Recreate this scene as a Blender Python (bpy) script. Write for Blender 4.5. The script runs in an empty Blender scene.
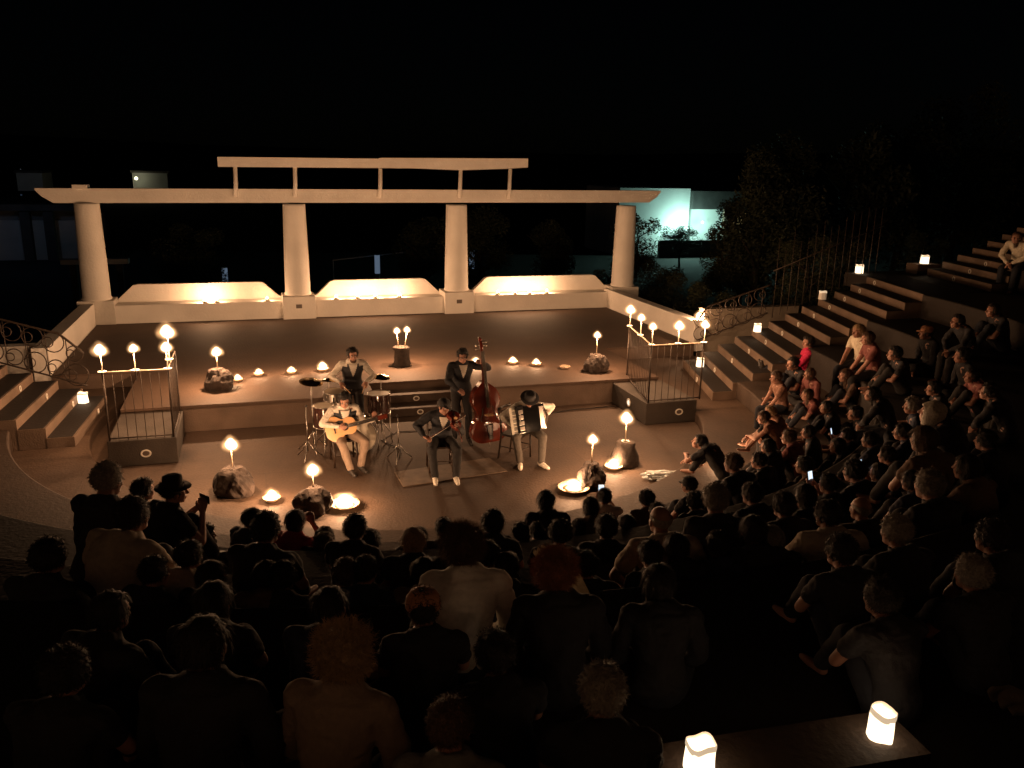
import bpy, bmesh, math, random
from mathutils import Vector, Matrix, noise
from math import sin, cos, pi, radians, sqrt, atan2

sc = bpy.context.scene
C = sc.collection
PI = pi

# ------------------------------------------------------------------ camera, sky, exposure
EYE = Vector((0.0, 0.0, 4.8))
cam_d = bpy.data.cameras.new('camera')
cam_d.sensor_width = 36.0
cam_d.lens = 29.11
cam_d.clip_start = 0.05
cam_d.clip_end = 3000.0
cam = bpy.data.objects.new('camera', cam_d)
C.objects.link(cam)
cam.matrix_world = Matrix(((0.99979356, -0.02031839, 0.0, 0.0),
                           (0.00524216, 0.2579476, -0.96614469, 0.0),
                           (0.0196305, 0.96594524, 0.25800086, 4.8),
                           (0, 0, 0, 1)))
sc.camera = cam
world = bpy.data.worlds.new('World')
sc.world = world
world.use_nodes = True
wn = world.node_tree
sky = wn.nodes.new('ShaderNodeTexSky')
sky.sky_type = 'NISHITA'
sky.sun_disc = False
sky.sun_elevation = radians(35)
sky.sun_rotation = radians(200)
bg = wn.nodes['Background']
wn.links.new(sky.outputs[0], bg.inputs[0])
bg.inputs[1].default_value = 0.00005          # night: the sky is all but black
moon = bpy.data.lights.new('moon', 'SUN')
moon.energy = 0.0015
moon.angle = radians(0.5)
moon.color = (0.8, 0.88, 1.0)
mo = bpy.data.objects.new('moon', moon)
C.objects.link(mo)
mo.rotation_euler = (radians(55), 0, radians(20))
sc.view_settings.view_transform = 'Standard'
sc.view_settings.look = 'None'
sc.view_settings.gamma = 1.0
sc.view_settings.exposure = 0.6
sc.render.engine = 'CYCLES'
sc.cycles.max_bounces = 5
sc.cycles.diffuse_bounces = 3
sc.cycles.glossy_bounces = 2
sc.cycles.transparent_max_bounces = 10
sc.cycles.sample_clamp_indirect = 2.0
sc.cycles.use_denoising = True
CANDLE = (1.0, 0.54, 0.275)

# ------------------------------------------------------------------ frames
YAW = radians(17.5)
OX, OY = -1.97, 15.37
CU, SU = cos(YAW), sin(YAW)
FR = Matrix.Translation((OX, OY, 0)) @ Matrix.Rotation(YAW, 4, 'Z')   # stage frame: u right, v back
def W(u, v, z=0.0):
    return FR @ Vector((u, v, z))

# ------------------------------------------------------------------ materials
MATS = {}
def mat(name, col, rough=0.7, metal=0.0, noise_s=None, noise_a=0.2, bump=0.0, bump_s=40.0, spec=0.5, sheen=0.0, coat=0.0, col2=None):
    if name in MATS:
        return MATS[name]
    m = bpy.data.materials.new(name)
    m.use_nodes = True
    nt = m.node_tree
    b = nt.nodes['Principled BSDF']
    b.inputs['Base Color'].default_value = (*col, 1)
    b.inputs['Roughness'].default_value = rough
    b.inputs['Metallic'].default_value = metal
    b.inputs['Specular IOR Level'].default_value = spec
    b.inputs['Sheen Weight'].default_value = sheen
    b.inputs['Coat Weight'].default_value = coat
    tc = nt.nodes.new('ShaderNodeTexCoord')
    if noise_s:
        n = nt.nodes.new('ShaderNodeTexNoise')
        n.inputs['Scale'].default_value = noise_s
        n.inputs['Detail'].default_value = 6
        nt.links.new(tc.outputs['Object'], n.inputs['Vector'])
        r = nt.nodes.new('ShaderNodeValToRGB')
        r.color_ramp.elements[0].position = 0.3
        r.color_ramp.elements[1].position = 0.72
        c2 = col2 or tuple(c * (1 - noise_a) for c in col)
        r.color_ramp.elements[0].color = (*c2, 1)
        r.color_ramp.elements[1].color = (*[min(1, c * (1 + noise_a * .4)) for c in col], 1)
        nt.links.new(n.outputs['Fac'], r.inputs[0])
        nt.links.new(r.outputs[0], b.inputs['Base Color'])
    if bump:
        n2 = nt.nodes.new('ShaderNodeTexNoise')
        n2.inputs['Scale'].default_value = bump_s
        n2.inputs['Detail'].default_value = 5
        nt.links.new(tc.outputs['Object'], n2.inputs['Vector'])
        bp = nt.nodes.new('ShaderNodeBump')
        bp.inputs['Strength'].default_value = bump
        bp.inputs['Distance'].default_value = 0.02
        nt.links.new(n2.outputs['Fac'], bp.inputs['Height'])
        nt.links.new(bp.outputs[0], b.inputs['Normal'])
    MATS[name] = m
    return m

def emit(name, col, s):
    if name in MATS:
        return MATS[name]
    m = bpy.data.materials.new(name)
    m.use_nodes = True
    nt = m.node_tree
    nt.nodes.remove(nt.nodes['Principled BSDF'])
    e = nt.nodes.new('ShaderNodeEmission')
    e.inputs[0].default_value = (*col, 1)
    e.inputs[1].default_value = s
    nt.links.new(e.outputs[0], nt.nodes['Material Output'].inputs[0])
    MATS[name] = m
    return m

def flame_material(name, col, s, power):
    """additive glow for a flame core or the bloom painted round it: bright where one looks through its middle, nothing at its rim"""
    m = bpy.data.materials.new(name)
    m.use_nodes = True
    nt = m.node_tree
    nt.nodes.remove(nt.nodes['Principled BSDF'])
    lw = nt.nodes.new('ShaderNodeLayerWeight')
    lw.inputs[0].default_value = 0.5
    sub = nt.nodes.new('ShaderNodeMath'); sub.operation = 'SUBTRACT'
    sub.inputs[0].default_value = 1.0
    nt.links.new(lw.outputs['Facing'], sub.inputs[1])
    pw = nt.nodes.new('ShaderNodeMath'); pw.operation = 'POWER'
    nt.links.new(sub.outputs[0], pw.inputs[0])
    pw.inputs[1].default_value = power
    mul = nt.nodes.new('ShaderNodeMath'); mul.operation = 'MULTIPLY'
    nt.links.new(pw.outputs[0], mul.inputs[0])
    mul.inputs[1].default_value = s
    e = nt.nodes.new('ShaderNodeEmission')
    e.inputs[0].default_value = (*col, 1)
    nt.links.new(mul.outputs[0], e.inputs[1])
    t = nt.nodes.new('ShaderNodeBsdfTransparent')
    a = nt.nodes.new('ShaderNodeAddShader')
    nt.links.new(e.outputs[0], a.inputs[0])
    nt.links.new(t.outputs[0], a.inputs[1])
    nt.links.new(a.outputs[0], nt.nodes['Material Output'].inputs[0])
    m.cycles.emission_sampling = 'NONE'
    MATS[name] = m
    return m

PLASTER = mat('plaster', (0.82, 0.77, 0.70), 0.85, noise_s=1.1, noise_a=0.14, bump=0.35, bump_s=18)
PLASTER_OLD = mat('plaster_old', (0.62, 0.58, 0.52), 0.9, noise_s=1.5, noise_a=0.28, bump=0.5, bump_s=14)
IRON = mat('iron', (0.07, 0.05, 0.038), 0.6, 0.3, noise_s=30, noise_a=0.4)
WAX = mat('wax', (0.85, 0.78, 0.62), 0.4)
STICK = mat('stick', (0.62, 0.5, 0.36), 0.6)
TRAYM = mat('tray', (0.82, 0.76, 0.66), 0.35)
BOWLM = mat('bowl_clay', (0.42, 0.3, 0.2), 0.6, noise_s=9, noise_a=0.3)
ROCKM = mat('rock', (0.034, 0.022, 0.016), 0.9, noise_s=5, noise_a=0.45, bump=0.8, bump_s=12)
BARK = mat('bark', (0.036, 0.024, 0.017), 0.95, noise_s=14, noise_a=0.5, bump=0.8, bump_s=22)
FLAME = flame_material('flame', (1.0, 0.50, 0.20), 2.0, 9.0)  # outer shell: bloom round the flame, put in as a soft glow
FLAMEC = flame_material('flame_core', (1.0, 0.78, 0.48), 7.0, 4.0)

def stone_floor(name, c1, c2, joints=1.2, jd=0.55):
    m = bpy.data.materials.new(name)
    m.use_nodes = True
    nt = m.node_tree
    b = nt.nodes['Principled BSDF']
    b.inputs['Roughness'].default_value = 0.78
    tc = nt.nodes.new('ShaderNodeTexCoord')
    mp = nt.nodes.new('ShaderNodeMapping')
    mp.inputs['Rotation'].default_value = (0, 0, -YAW)
    nt.links.new(tc.outputs['Object'], mp.inputs[0])
    n = nt.nodes.new('ShaderNodeTexNoise'); n.inputs['Scale'].default_value = 0.55; n.inputs['Detail'].default_value = 9
    n.inputs['Roughness'].default_value = 0.62
    nt.links.new(mp.outputs[0], n.inputs['Vector'])
    r = nt.nodes.new('ShaderNodeValToRGB')
    r.color_ramp.elements[0].position = 0.32; r.color_ramp.elements[0].color = (*c1, 1)
    r.color_ramp.elements[1].position = 0.68; r.color_ramp.elements[1].color = (*c2, 1)
    nt.links.new(n.outputs['Fac'], r.inputs[0])
    n3 = nt.nodes.new('ShaderNodeTexNoise'); n3.inputs['Scale'].default_value = 26; n3.inputs['Detail'].default_value = 4
    nt.links.new(mp.outputs[0], n3.inputs['Vector'])
    mx = nt.nodes.new('ShaderNodeMixRGB'); mx.blend_type = 'MULTIPLY'; mx.inputs[0].default_value = 0.55
    nt.links.new(r.outputs[0], mx.inputs[1])
    nt.links.new(n3.outputs['Fac'], mx.inputs[2])
    br = nt.nodes.new('ShaderNodeTexBrick')
    br.inputs['Scale'].default_value = 1.0
    br.inputs['Brick Width'].default_value = joints * 1.6
    br.inputs['Row Height'].default_value = joints
    br.inputs['Mortar Size'].default_value = 0.012
    br.inputs['Mortar Smooth'].default_value = 0.4
    br.inputs['Color1'].default_value = (1, 1, 1, 1)
    br.inputs['Color2'].default_value = (0.86, 0.86, 0.86, 1)
    br.inputs['Mortar'].default_value = (jd, jd, jd, 1)
    nt.links.new(mp.outputs[0], br.inputs['Vector'])
    m2 = nt.nodes.new('ShaderNodeMixRGB'); m2.blend_type = 'MULTIPLY'; m2.inputs[0].default_value = 1.0
    nt.links.new(mx.outputs[0], m2.inputs[1]); nt.links.new(br.outputs['Color'], m2.inputs[2])
    nt.links.new(m2.outputs[0], b.inputs['Base Color'])
    bp = nt.nodes.new('ShaderNodeBump'); bp.inputs['Strength'].default_value = 0.35; bp.inputs['Distance'].default_value = 0.02
    nt.links.new(n3.outputs['Fac'], bp.inputs['Height']); nt.links.new(bp.outputs[0], b.inputs['Normal'])
    MATS[name] = m
    return m
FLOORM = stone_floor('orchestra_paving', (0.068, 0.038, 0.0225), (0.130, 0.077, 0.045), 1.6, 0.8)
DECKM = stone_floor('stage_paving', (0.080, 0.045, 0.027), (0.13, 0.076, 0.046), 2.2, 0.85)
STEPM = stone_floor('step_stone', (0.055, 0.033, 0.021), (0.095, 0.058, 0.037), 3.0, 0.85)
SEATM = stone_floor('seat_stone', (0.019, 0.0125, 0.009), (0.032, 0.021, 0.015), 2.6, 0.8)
RISERM = mat('riser_stone', (0.12, 0.08, 0.056), 0.85, noise_s=2.0, noise_a=0.3, bump=0.4)
PLINTHM = mat('plinth_stone', (0.06, 0.047, 0.037), 0.8, noise_s=3, noise_a=0.3, bump=0.4)

# ------------------------------------------------------------------ mesh helpers
def tag(o, label=None, cat=None, group=None, kind=None):
    if label: o['label'] = label
    if cat: o['category'] = cat
    if group: o['group'] = group
    if kind: o['kind'] = kind
    return o

def link(name, me, parent=None, m=None, M=None):
    o = bpy.data.objects.new(name, me)
    C.objects.link(o)
    if parent: o.parent = parent
    if m is not None and me is not None and not me.materials:
        for mm in (m if isinstance(m, (list, tuple)) else [m]):
            me.materials.append(mm)
    if M is not None: o.matrix_local = M
    return o

def fin(bm, name, smooth=False):
    bmesh.ops.recalc_face_normals(bm, faces=bm.faces[:])
    me = bpy.data.meshes.new(name)
    bm.to_mesh(me)
    bm.free()
    if smooth:
        for p in me.polygons: p.use_smooth = True
    return me

def obj(name, bm, m, parent=None, M=None, smooth=False):
    return link(name, fin(bm, name, smooth), parent, m, M)

def empty(name, loc, rz=0.0, label=None, cat=None, group=None):
    o = bpy.data.objects.new(name, None)
    C.objects.link(o)
    o.location = loc
    o.rotation_euler = (0, 0, rz)
    o.empty_display_size = 0.1
    tag(o, label, cat, group)
    return o

def kids(o): return [c for c in C.objects if c.parent is o]
def copy_tree(o, parent=None, ch=None):
    c = o.copy(); C.objects.link(c); c.parent = parent
    for k in (ch or {}).get(o.name, []):
        copy_tree(k, c, ch)
    return c
def tree_map(root):
    mp = {}
    def rec(o):
        mp[o.name] = list(o.children)
        for k in o.children: rec(k)
    rec(root)
    return mp

def box(bm, x0, x1, y0, y1, z0, z1, bev=0.0, M=None):
    vs = [bm.verts.new((x, y, z)) for z in (z0, z1) for (x, y) in ((x0, y0), (x1, y0), (x1, y1), (x0, y1))]
    fs = [(0, 3, 2, 1), (4, 5, 6, 7), (0, 1, 5, 4), (1, 2, 6, 5), (2, 3, 7, 6), (3, 0, 4, 7)]
    nf = [bm.faces.new([vs[i] for i in f]) for f in fs]
    if bev:
        es = list({e for f in nf for e in f.edges})
        r = bmesh.ops.bevel(bm, geom=es, offset=bev, segments=2, affect='EDGES', profile=0.6)
        vs = list({v for f in r['faces'] for v in f.verts} | {v for v in vs if v.is_valid})
    if M is not None:
        for v in vs: v.co = M @ v.co
    return vs

def prism(bm, pts, z0, z1, M=None):
    n = len(pts)
    a = [bm.verts.new((p[0], p[1], z0)) for p in pts]
    b = [bm.verts.new((p[0], p[1], z1)) for p in pts]
    bm.faces.new(a[::-1]); bm.faces.new(b)
    for i in range(n):
        bm.faces.new((a[i], a[(i + 1) % n], b[(i + 1) % n], b[i]))
    if M is not None:
        for v in a + b: v.co = M @ v.co
    return a + b

def basis(d):
    d = d.normalized()
    x = d.orthogonal().normalized()
    y = d.cross(x)
    return x, y, d

def cyl(bm, p0, p1, r0, r1=None, n=12, cap=True):
    p0 = Vector(p0); p1 = Vector(p1)
    r1 = r0 if r1 is None else r1
    x, y, d = basis(p1 - p0)
    a = [bm.verts.new(p0 + x * r0 * cos(2 * PI * i / n) + y * r0 * sin(2 * PI * i / n)) for i in range(n)]
    b = [bm.verts.new(p1 + x * r1 * cos(2 * PI * i / n) + y * r1 * sin(2 * PI * i / n)) for i in range(n)]
    for i in range(n):
        bm.faces.new((a[i], a[(i + 1) % n], b[(i + 1) % n], b[i]))
    if cap:
        bm.faces.new(a[::-1]); bm.faces.new(b)
    return a + b

def tube(bm, pts, r, n=8, closed=False):
    pts = [Vector(p) for p in pts]
    rings = []
    N = len(pts)
    px = None
    for i, p in enumerate(pts):
        if closed: d = pts[(i + 1) % N] - pts[i - 1]
        else: d = pts[min(i + 1, N - 1)] - pts[max(i - 1, 0)]
        d.normalize()
        if px is None: x = d.orthogonal().normalized()
        else:
            x = px - d * px.dot(d)
            x = x.normalized() if x.length > 1e-6 else d.orthogonal().normalized()
        px = x
        y = d.cross(x)
        rr = r[i] if isinstance(r, (list, tuple)) else r
        rings.append([bm.verts.new(p + x * rr * cos(2 * PI * k / n) + y * rr * sin(2 * PI * k / n)) for k in range(n)])
    M = N if closed else N - 1
    for i in range(M):
        a = rings[i]; b = rings[(i + 1) % N]
        for k in range(n):
            bm.faces.new((a[k], a[(k + 1) % n], b[(k + 1) % n], b[k]))
    if not closed:
        bm.faces.new(rings[0][::-1]); bm.faces.new(rings[-1])

def lathe(bm, prof, n=24, c=(0, 0, 0), wob=None):
    c = Vector(c)
    rings = []
    for (r, z) in prof:
        if r < 1e-5:
            rings.append([bm.verts.new(c + Vector((0, 0, z)))])
        else:
            rings.append([bm.verts.new(c + Vector((r * cos(2 * PI * i / n), r * sin(2 * PI * i / n), z))) for i in range(n)])
    for a, b in zip(rings, rings[1:]):
        for i in range(n):
            j = (i + 1) % n
            if len(a) == 1 and len(b) == 1: continue
            if len(a) == 1: bm.faces.new((a[0], b[j], b[i]))
            elif len(b) == 1: bm.faces.new((a[i], a[j], b[0]))
            else: bm.faces.new((a[i], a[j], b[j], b[i]))

def ball(bm, c, r, sub=2, R=None):
    """ellipsoid with radii r (scalar or 3-tuple), optional rotation R"""
    if not isinstance(r, (tuple, list)): r = (r, r, r)
    M = Matrix.Translation(Vector(c)) @ (R.to_4x4() if R is not None else Matrix.Identity(4)) @ Matrix.Diagonal((*r, 1))
    return bmesh.ops.create_icosphere(bm, subdivisions=sub, radius=1.0, matrix=M)['verts']

def capsule(bm, p0, p1, r0, r1, n=16):
    cyl(bm, p0, p1, r0, r1, n)
    ball(bm, p0, r0, 2); ball(bm, p1, r1, 2)

DG = {'n': 0}
def remesh(bm, name, voxel, smooth_it=4, smooth_f=0.5, subtle=None):
    bmesh.ops.recalc_face_normals(bm, faces=bm.faces[:])
    me = bpy.data.meshes.new('tmp'); bm.to_mesh(me); bm.free()
    o = bpy.data.objects.new('tmp', me); C.objects.link(o)
    m = o.modifiers.new('r', 'REMESH'); m.mode = 'VOXEL'; m.voxel_size = voxel; m.adaptivity = 0.0
    if smooth_it:
        s = o.modifiers.new('s', 'SMOOTH'); s.factor = smooth_f; s.iterations = smooth_it
    dg = bpy.context.evaluated_depsgraph_get()
    dg.update()
    res = bpy.data.meshes.new_from_object(o.evaluated_get(dg))
    bpy.data.objects.remove(o); bpy.data.meshes.remove(me)
    res.name = name
    res.materials.clear()
    for p in res.polygons: p.use_smooth = True
    return res

# ------------------------------------------------------------------ people
def ik(a, b, l1, l2, pole):
    a = Vector(a); b = Vector(b); pole = Vector(pole)
    d = b - a
    L = d.length
    if L > (l1 + l2) * 0.995:
        b = a + d.normalized() * (l1 + l2) * 0.995
        d = b - a; L = d.length
    x = (l1 * l1 - l2 * l2 + L * L) / (2 * L)
    h = sqrt(max(l1 * l1 - x * x, 0))
    dn = d.normalized()
    p = pole - dn * pole.dot(dn)
    p = p.normalized() if p.length > 1e-5 else dn.orthogonal().normalized()
    return a + dn * x + p * h, b

SEC = [(-.10, .085, .08), (-.07, .14, .105), (-.01, .168, .118), (.06, .158, .112), (.16, .132, .098), (.26, .145, .108),
       (.35, .175, .118), (.42, .188, .108), (.46, .172, .092), (.488, .125, .076), (.53, .062, .058)]

class Pose:
    def __init__(s, lean=5, hunch=8, side=0, wR=(.13, .36, .06), wL=(-.13, .36, .06), pR=(.6, -.4, -.6), pL=(-.6, -.4, -.6),
                 aR=(.11, .46, -.40), aL=(-.11, .46, -.40), kR=(.1, .4, 1), kL=(-.1, .4, 1), fR=(.05, 1, -.05), fL=(-.05, 1, -.05),
                 hyaw=0, hpitch=5, hroll=0, pel=(0, 0, .10), dR=None, dL=None, nR=(0, 0, -1), nL=(0, 0, -1), curl=.5, fat=1.0, long=1.0, curlL=None):
        s.__dict__.update(locals())
        s.pel = Vector(pel)
        # spine
        s.pts = []
        def at(t):
            n = 12; p = s.pel.copy(); st = t / n
            ang = 0
            for i in range(n):
                tt = st * (i + .5)
                ang = radians(lean + hunch * max(tt, 0) / .5 * 2 * .5)
                p = p + Vector((sin(radians(side)), sin(ang), cos(ang))).normalized() * st
            return p, ang
        s.at = at
        sh, ang = at(.44)
        s.lat = Vector((cos(radians(side)), 0, -sin(radians(side))))
        s.sh = {1: sh + s.lat * .185 * min(fat, 1.1), -1: sh - s.lat * .185 * min(fat, 1.1)}
        nb, ang2 = at(.51)
        s.nb = nb
        s.hc = nb + Vector((0, sin(ang2) * .11 + .025, cos(ang2) * .10))
        s.HR = (Matrix.Rotation(radians(hyaw), 3, 'Z') @ Matrix.Rotation(radians(-hpitch), 3, 'X') @ Matrix.Rotation(radians(hroll), 3, 'Y'))
        s.HM = Matrix.Translation(s.hc) @ s.HR.to_4x4()
        s.el = {}; s.wr = {}; s.kn = {}; s.an = {}
        s.el[1], s.wr[1] = ik(s.sh[1], wR, .285, .25, pR)
        s.el[-1], s.wr[-1] = ik(s.sh[-1], wL, .285, .25, pL)
        s.hip = {1: s.pel + Vector((.085, 0, 0)), -1: s.pel + Vector((-.085, 0, 0))}
        s.kn[1], s.an[1] = ik(s.hip[1], aR, .43 * long, .41 * long, kR)
        s.kn[-1], s.an[-1] = ik(s.hip[-1], aL, .43 * long, .41 * long, kL)
        s.fd = {1: Vector(fR).normalized(), -1: Vector(fL).normalized()}
        s.hd = {1: Vector(dR).normalized() if dR else (s.wr[1] - s.el[1]).normalized(), -1: Vector(dL).normalized() if dL else (s.wr[-1] - s.el[-1]).normalized()}
        s.hn = {1: Vector(nR).normalized(), -1: Vector(nL).normalized()}

def torso(bm, P, infl=0.0, lo=0, hi=None, n=24, fat=None, closed=True, faces=None):
    fat = P.fat if fat is None else fat
    rings = []
    secs = SEC[lo:hi]
    for (t, a, b) in secs:
        c, ang = P.at(t)
        f = 1 + (fat - 1) * (1.0 if t < .4 else .4)
        a2 = (a * (.5 + .5 * f) + infl); b2 = b * f + infl
        fw = Vector((0, cos(ang), -sin(ang)))
        rings.append([bm.verts.new(c + P.lat * a2 * cos(2 * PI * k / n) + fw * b2 * sin(2 * PI * k / n)) for k in range(n)])
    for a, b in zip(rings, rings[1:]):
        for k in range(n):
            bm.faces.new((a[k], a[(k + 1) % n], b[(k + 1) % n], b[k]))
    if closed:
        bm.faces.new(rings[0][::-1]); bm.faces.new(rings[-1])
    return rings

def head(bm, HM):
    R = HM.to_3x3()
    def B(c, r, sub=2): ball(bm, HM @ Vector(c), r, sub, R)
    B((0, -.014, .03), (.075, .094, .086), 3)
    B((0, .02, -.032), (.058, .066, .076), 3)
    B((0, .052, -.088), (.027, .027, .022))
    B((0, .069, .028), (.05, .02, .013))
    for s in (1, -1):
        B((s * .036, .054, -.022), (.024, .024, .026))
        B((s * .077, -.006, -.006), (.010, .024, .033))
        B((s * .03, .02, -.075), (.026, .045, .018))
    capsule(bm, HM @ Vector((0, .082, .014)), HM @ Vector((0, .106, -.026)), .009, .014, 10)
    B((0, .083, -.055), (.023, .012, .0075)); B((0, .080, -.067), (.020, .012, .0075))

def hand(bm, w, d, nrm, side, curl=.5, th=1.0):
    d = d.normalized()
    nrm = (nrm - d * nrm.dot(d)).normalized()
    lat = d.cross(nrm).normalized() * 1.0
    # thumb side: +lat or -lat depending on hand
    lat = lat * side
    L = [.062, .072, .068, .052]
    for i in range(4):
        o = (1.5 - i) * .0205
        k = w + d * (.088 - abs(i - 1.3) * .004) + lat * o
        capsule(bm, w + lat * o * .5, k, .0135, .0115, 8)
        p = k; dd = d.copy()
        for j, q in enumerate((.48, .3, .24)):
            ang = curl * (.55 + .25 * j) * (1 + .08 * i)
            dd = Matrix.Rotation(ang, 3, d.cross(nrm).normalized()) @ dd
            p2 = p + dd * L[i] * q * 1.25
            capsule(bm, p, p2, .0095 - j * .0008, .0088 - j * .0008, 8)
            p = p2
    t0 = w + lat * .02 + d * .018
    t1 = t0 + (lat * .75 + d * .75 + nrm * .25).normalized() * .042
    t2 = t1 + (d * .9 + lat * .25 + nrm * .35).normalized() * .032
    t3 = t2 + (d * .9 - lat * .15 + nrm * .35).normalized() * .024
    capsule(bm, t0, t1, .014, .0115, 8); capsule(bm, t1, t2, .0112, .0098, 8); capsule(bm, t2, t3, .0098, .0085, 8)
    ball(bm, w + d * .045, (.02, .02, .02), 2)

def build_body(name, P, voxel=.0075):
    bm = bmesh.new()
    torso(bm, P)
    capsule(bm, P.nb - Vector((0, 0, .03)), P.HM @ Vector((0, -.02, -.05)), .056, .052)
    for s in (1, -1):
        capsule(bm, P.sh[s], P.el[s], .052, .040)
        capsule(bm, P.el[s], P.wr[s], .040, .026)
        capsule(bm, P.sh[s], P.at(.42)[0], .055, .07)
        capsule(bm, P.hip[s], P.kn[s], .088, .057)
        mid = P.kn[s].lerp(P.an[s], .3)
        capsule(bm, P.kn[s], mid, .056, .058); capsule(bm, mid, P.an[s], .058, .036)
        f = P.fd[s]
        a = P.an[s]
        dn = (f.cross(Vector((1, 0, 0)))).normalized()
        if dn.z > 0: dn = -dn
        if abs(f.z) > .9: dn = Vector((0, 1, 0)) if f.z < 0 else Vector((0, -1, 0))
        capsule(bm, a + dn * .03 - f * .03, a + dn * .045 + f * .10, .034, .03)
        capsule(bm, a + dn * .045 + f * .08, a + dn * .05 + f * .165, .032, .022)
        hand(bm, P.wr[s], P.hd[s], P.hn[s], s, P.curl if s == 1 or P.curlL is None else P.curlL)
    head(bm, P.HM)
    return remesh(bm, name, voxel, 3, .5)

def build_shirt(name, P, sleeve=1.0, voxel=.011, infl=.014, lo=2, collar=True):
    bm = bmesh.new()
    torso(bm, P, infl, lo, len(SEC))
    for s in (1, -1):
        capsule(bm, P.sh[s], P.at(.42)[0], .055 + infl, .07 + infl)
        if sleeve <= .5:
            capsule(bm, P.sh[s], P.sh[s].lerp(P.el[s], sleeve * 2), .055 + infl, .05 + infl)
        else:
            capsule(bm, P.sh[s], P.el[s], .054 + infl, .042 + infl)
            e = P.el[s].lerp(P.wr[s], (sleeve - .5) * 2 * .97)
            capsule(bm, P.el[s], e, .042 + infl, .030 + infl * .7)
    if collar:
        c0 = P.at(.50)[0]
        tube(bm, [c0 + Vector((.075 * cos(a), .068 * sin(a) + .004, .012 - .012 * sin(a))) for a in [2 * PI * i / 20 for i in range(20)]], .017, 8, closed=True)
    me = remesh(bm, name, voxel, 3, .5)
    nor = [v.normal.copy() for v in me.vertices]
    for v, nr in zip(me.vertices, nor):         # soft folds
        k = noise.noise(v.co * 7.0) * .016 + abs(noise.noise(Vector((v.co.x * 14 + v.co.z * 6, v.co.y * 14, v.co.z * 22)))) * .014 - .004
        v.co += nr * k
    return me

def build_trousers(name, P, length=1.0, voxel=.011, infl=.013):
    bm = bmesh.new()
    torso(bm, P, infl - .002, 0, 4)
    for s in (1, -1):
        capsule(bm, P.hip[s], P.kn[s], .09 + infl, .06 + infl)
        if length > .5:
            e = P.kn[s].lerp(P.an[s], (length - .5) * 2 * .97)
            capsule(bm, P.kn[s], e, .06 + infl, .046 + infl)
    me = remesh(bm, name, voxel, 3, .5)
    nor = [v.normal.copy() for v in me.vertices]
    for v, nr in zip(me.vertices, nor):
        v.co += nr * (noise.noise(v.co * 8.0) * .010 + noise.noise(v.co * 22) * .004)
    return me

def build_shoe(P, s, name='shoe'):
    bm = bmesh.new()
    f = P.fd[s]; a = P.an[s]
    dn = (f.cross(Vector((1, 0, 0)))).normalized()
    if dn.z > 0: dn = -dn
    if abs(f.z) > .9: dn = Vector((0, 1, 0)) if f.z < 0 else Vector((0, -1, 0))
    capsule(bm, a + dn * .03 - f * .035, a + dn * .043 + f * .10, .046, .042)
    capsule(bm, a + dn * .045 + f * .08, a + dn * .052 + f * .185, .044, .032)
    capsule(bm, a - dn * .02 - f * .01, a + dn * .03 - f * .01, .044, .044)
    return remesh(bm, name, .009, 3)

# hair and head-gear, in head space (y forward, z up)
def strands(bm, seed, n, L, sweep, down=0.0, wid=.0022):
    """loose strands standing off the hair's surface"""
    rnd = random.Random(int(seed * 10) + 3)
    bm.faces.ensure_lookup_table(); bm.normal_update()
    fs = [f for f in bm.faces]
    for i in range(n):
        f = rnd.choice(fs); c = f.calc_center_median(); nr = f.normal
        if c.y > .045 and c.z < .07: continue
        t = Vector((rnd.gauss(0, 1), rnd.gauss(0, 1), rnd.gauss(0, 1))) * .6 + Vector((0, -.4, -.5 - down))
        t = (t - nr * t.dot(nr)).normalized()
        w = nr.cross(t) * wid
        l = L * rnd.uniform(.5, 1.2)
        p1 = c + t * l * .5 + nr * l * sweep; p2 = c + t * l + nr * l * sweep * rnd.uniform(.8, 1.8) - Vector((0, 0, l * down * .5))
        a = bm.verts.new(c - w); b = bm.verts.new(c + w); d = bm.verts.new(p1 - w * .8); e = bm.verts.new(p1 + w * .8); g = bm.verts.new(p2)
        bm.faces.new((a, b, e, d)); bm.faces.new((d, e, g))

def hair_short(seed=0, thick=.012, rough=.006, vol=1.0):
    bm = bmesh.new()
    ball(bm, (0, -.022, .04), ((.078 + thick) * vol, (.096 + thick) * vol, (.084 + thick) * vol), 4)
    for v in list(bm.verts):
        p = v.co
        if p.y > .035 and p.z < .075: p.y = .035 - (p.y - .035) * .4
        if p.z < -.03: p.z = -.03 - (p.z + .03) * .2; p.x *= .93
        k = noise.noise(Vector((p.x * 32 + seed, p.y * 32, p.z * 16)))
        v.co += v.co.normalized() * (k * rough + noise.noise(p * 70) * rough * .5)
    if rough > .0025: strands(bm, seed, 1500, .032, .35)
    return fin(bm, 'hair', True)

def hair_long(seed=0, length=.25, vol=1.0):
    bm = bmesh.new()
    ball(bm, (0, -.022, .038), (.09 * vol, .106 * vol, .092 * vol), 4)
    for v in list(bm.verts):
        p = v.co.copy()
        if p.y > .03 and p.z < .075: v.co.y = .03 - (p.y - .03) * .3
        if p.z < .0:
            t = min(1, -p.z / .055)
            v.co.z = -t * t * length
            v.co.x *= 1.0 + .15 * t - .25 * t * t
            v.co.y = v.co.y * (1 - .45 * t) - .03 * t
    for v in bm.verts:
        p = v.co
        v.co += Vector((p.x, p.y, 0)).normalized() * (noise.noise(Vector((p.x * 45 + seed, p.y * 45, p.z * 6))) * .012)
    strands(bm, seed, 1300, .06, .12, .8)
    return fin(bm, 'hair', True)

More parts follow.
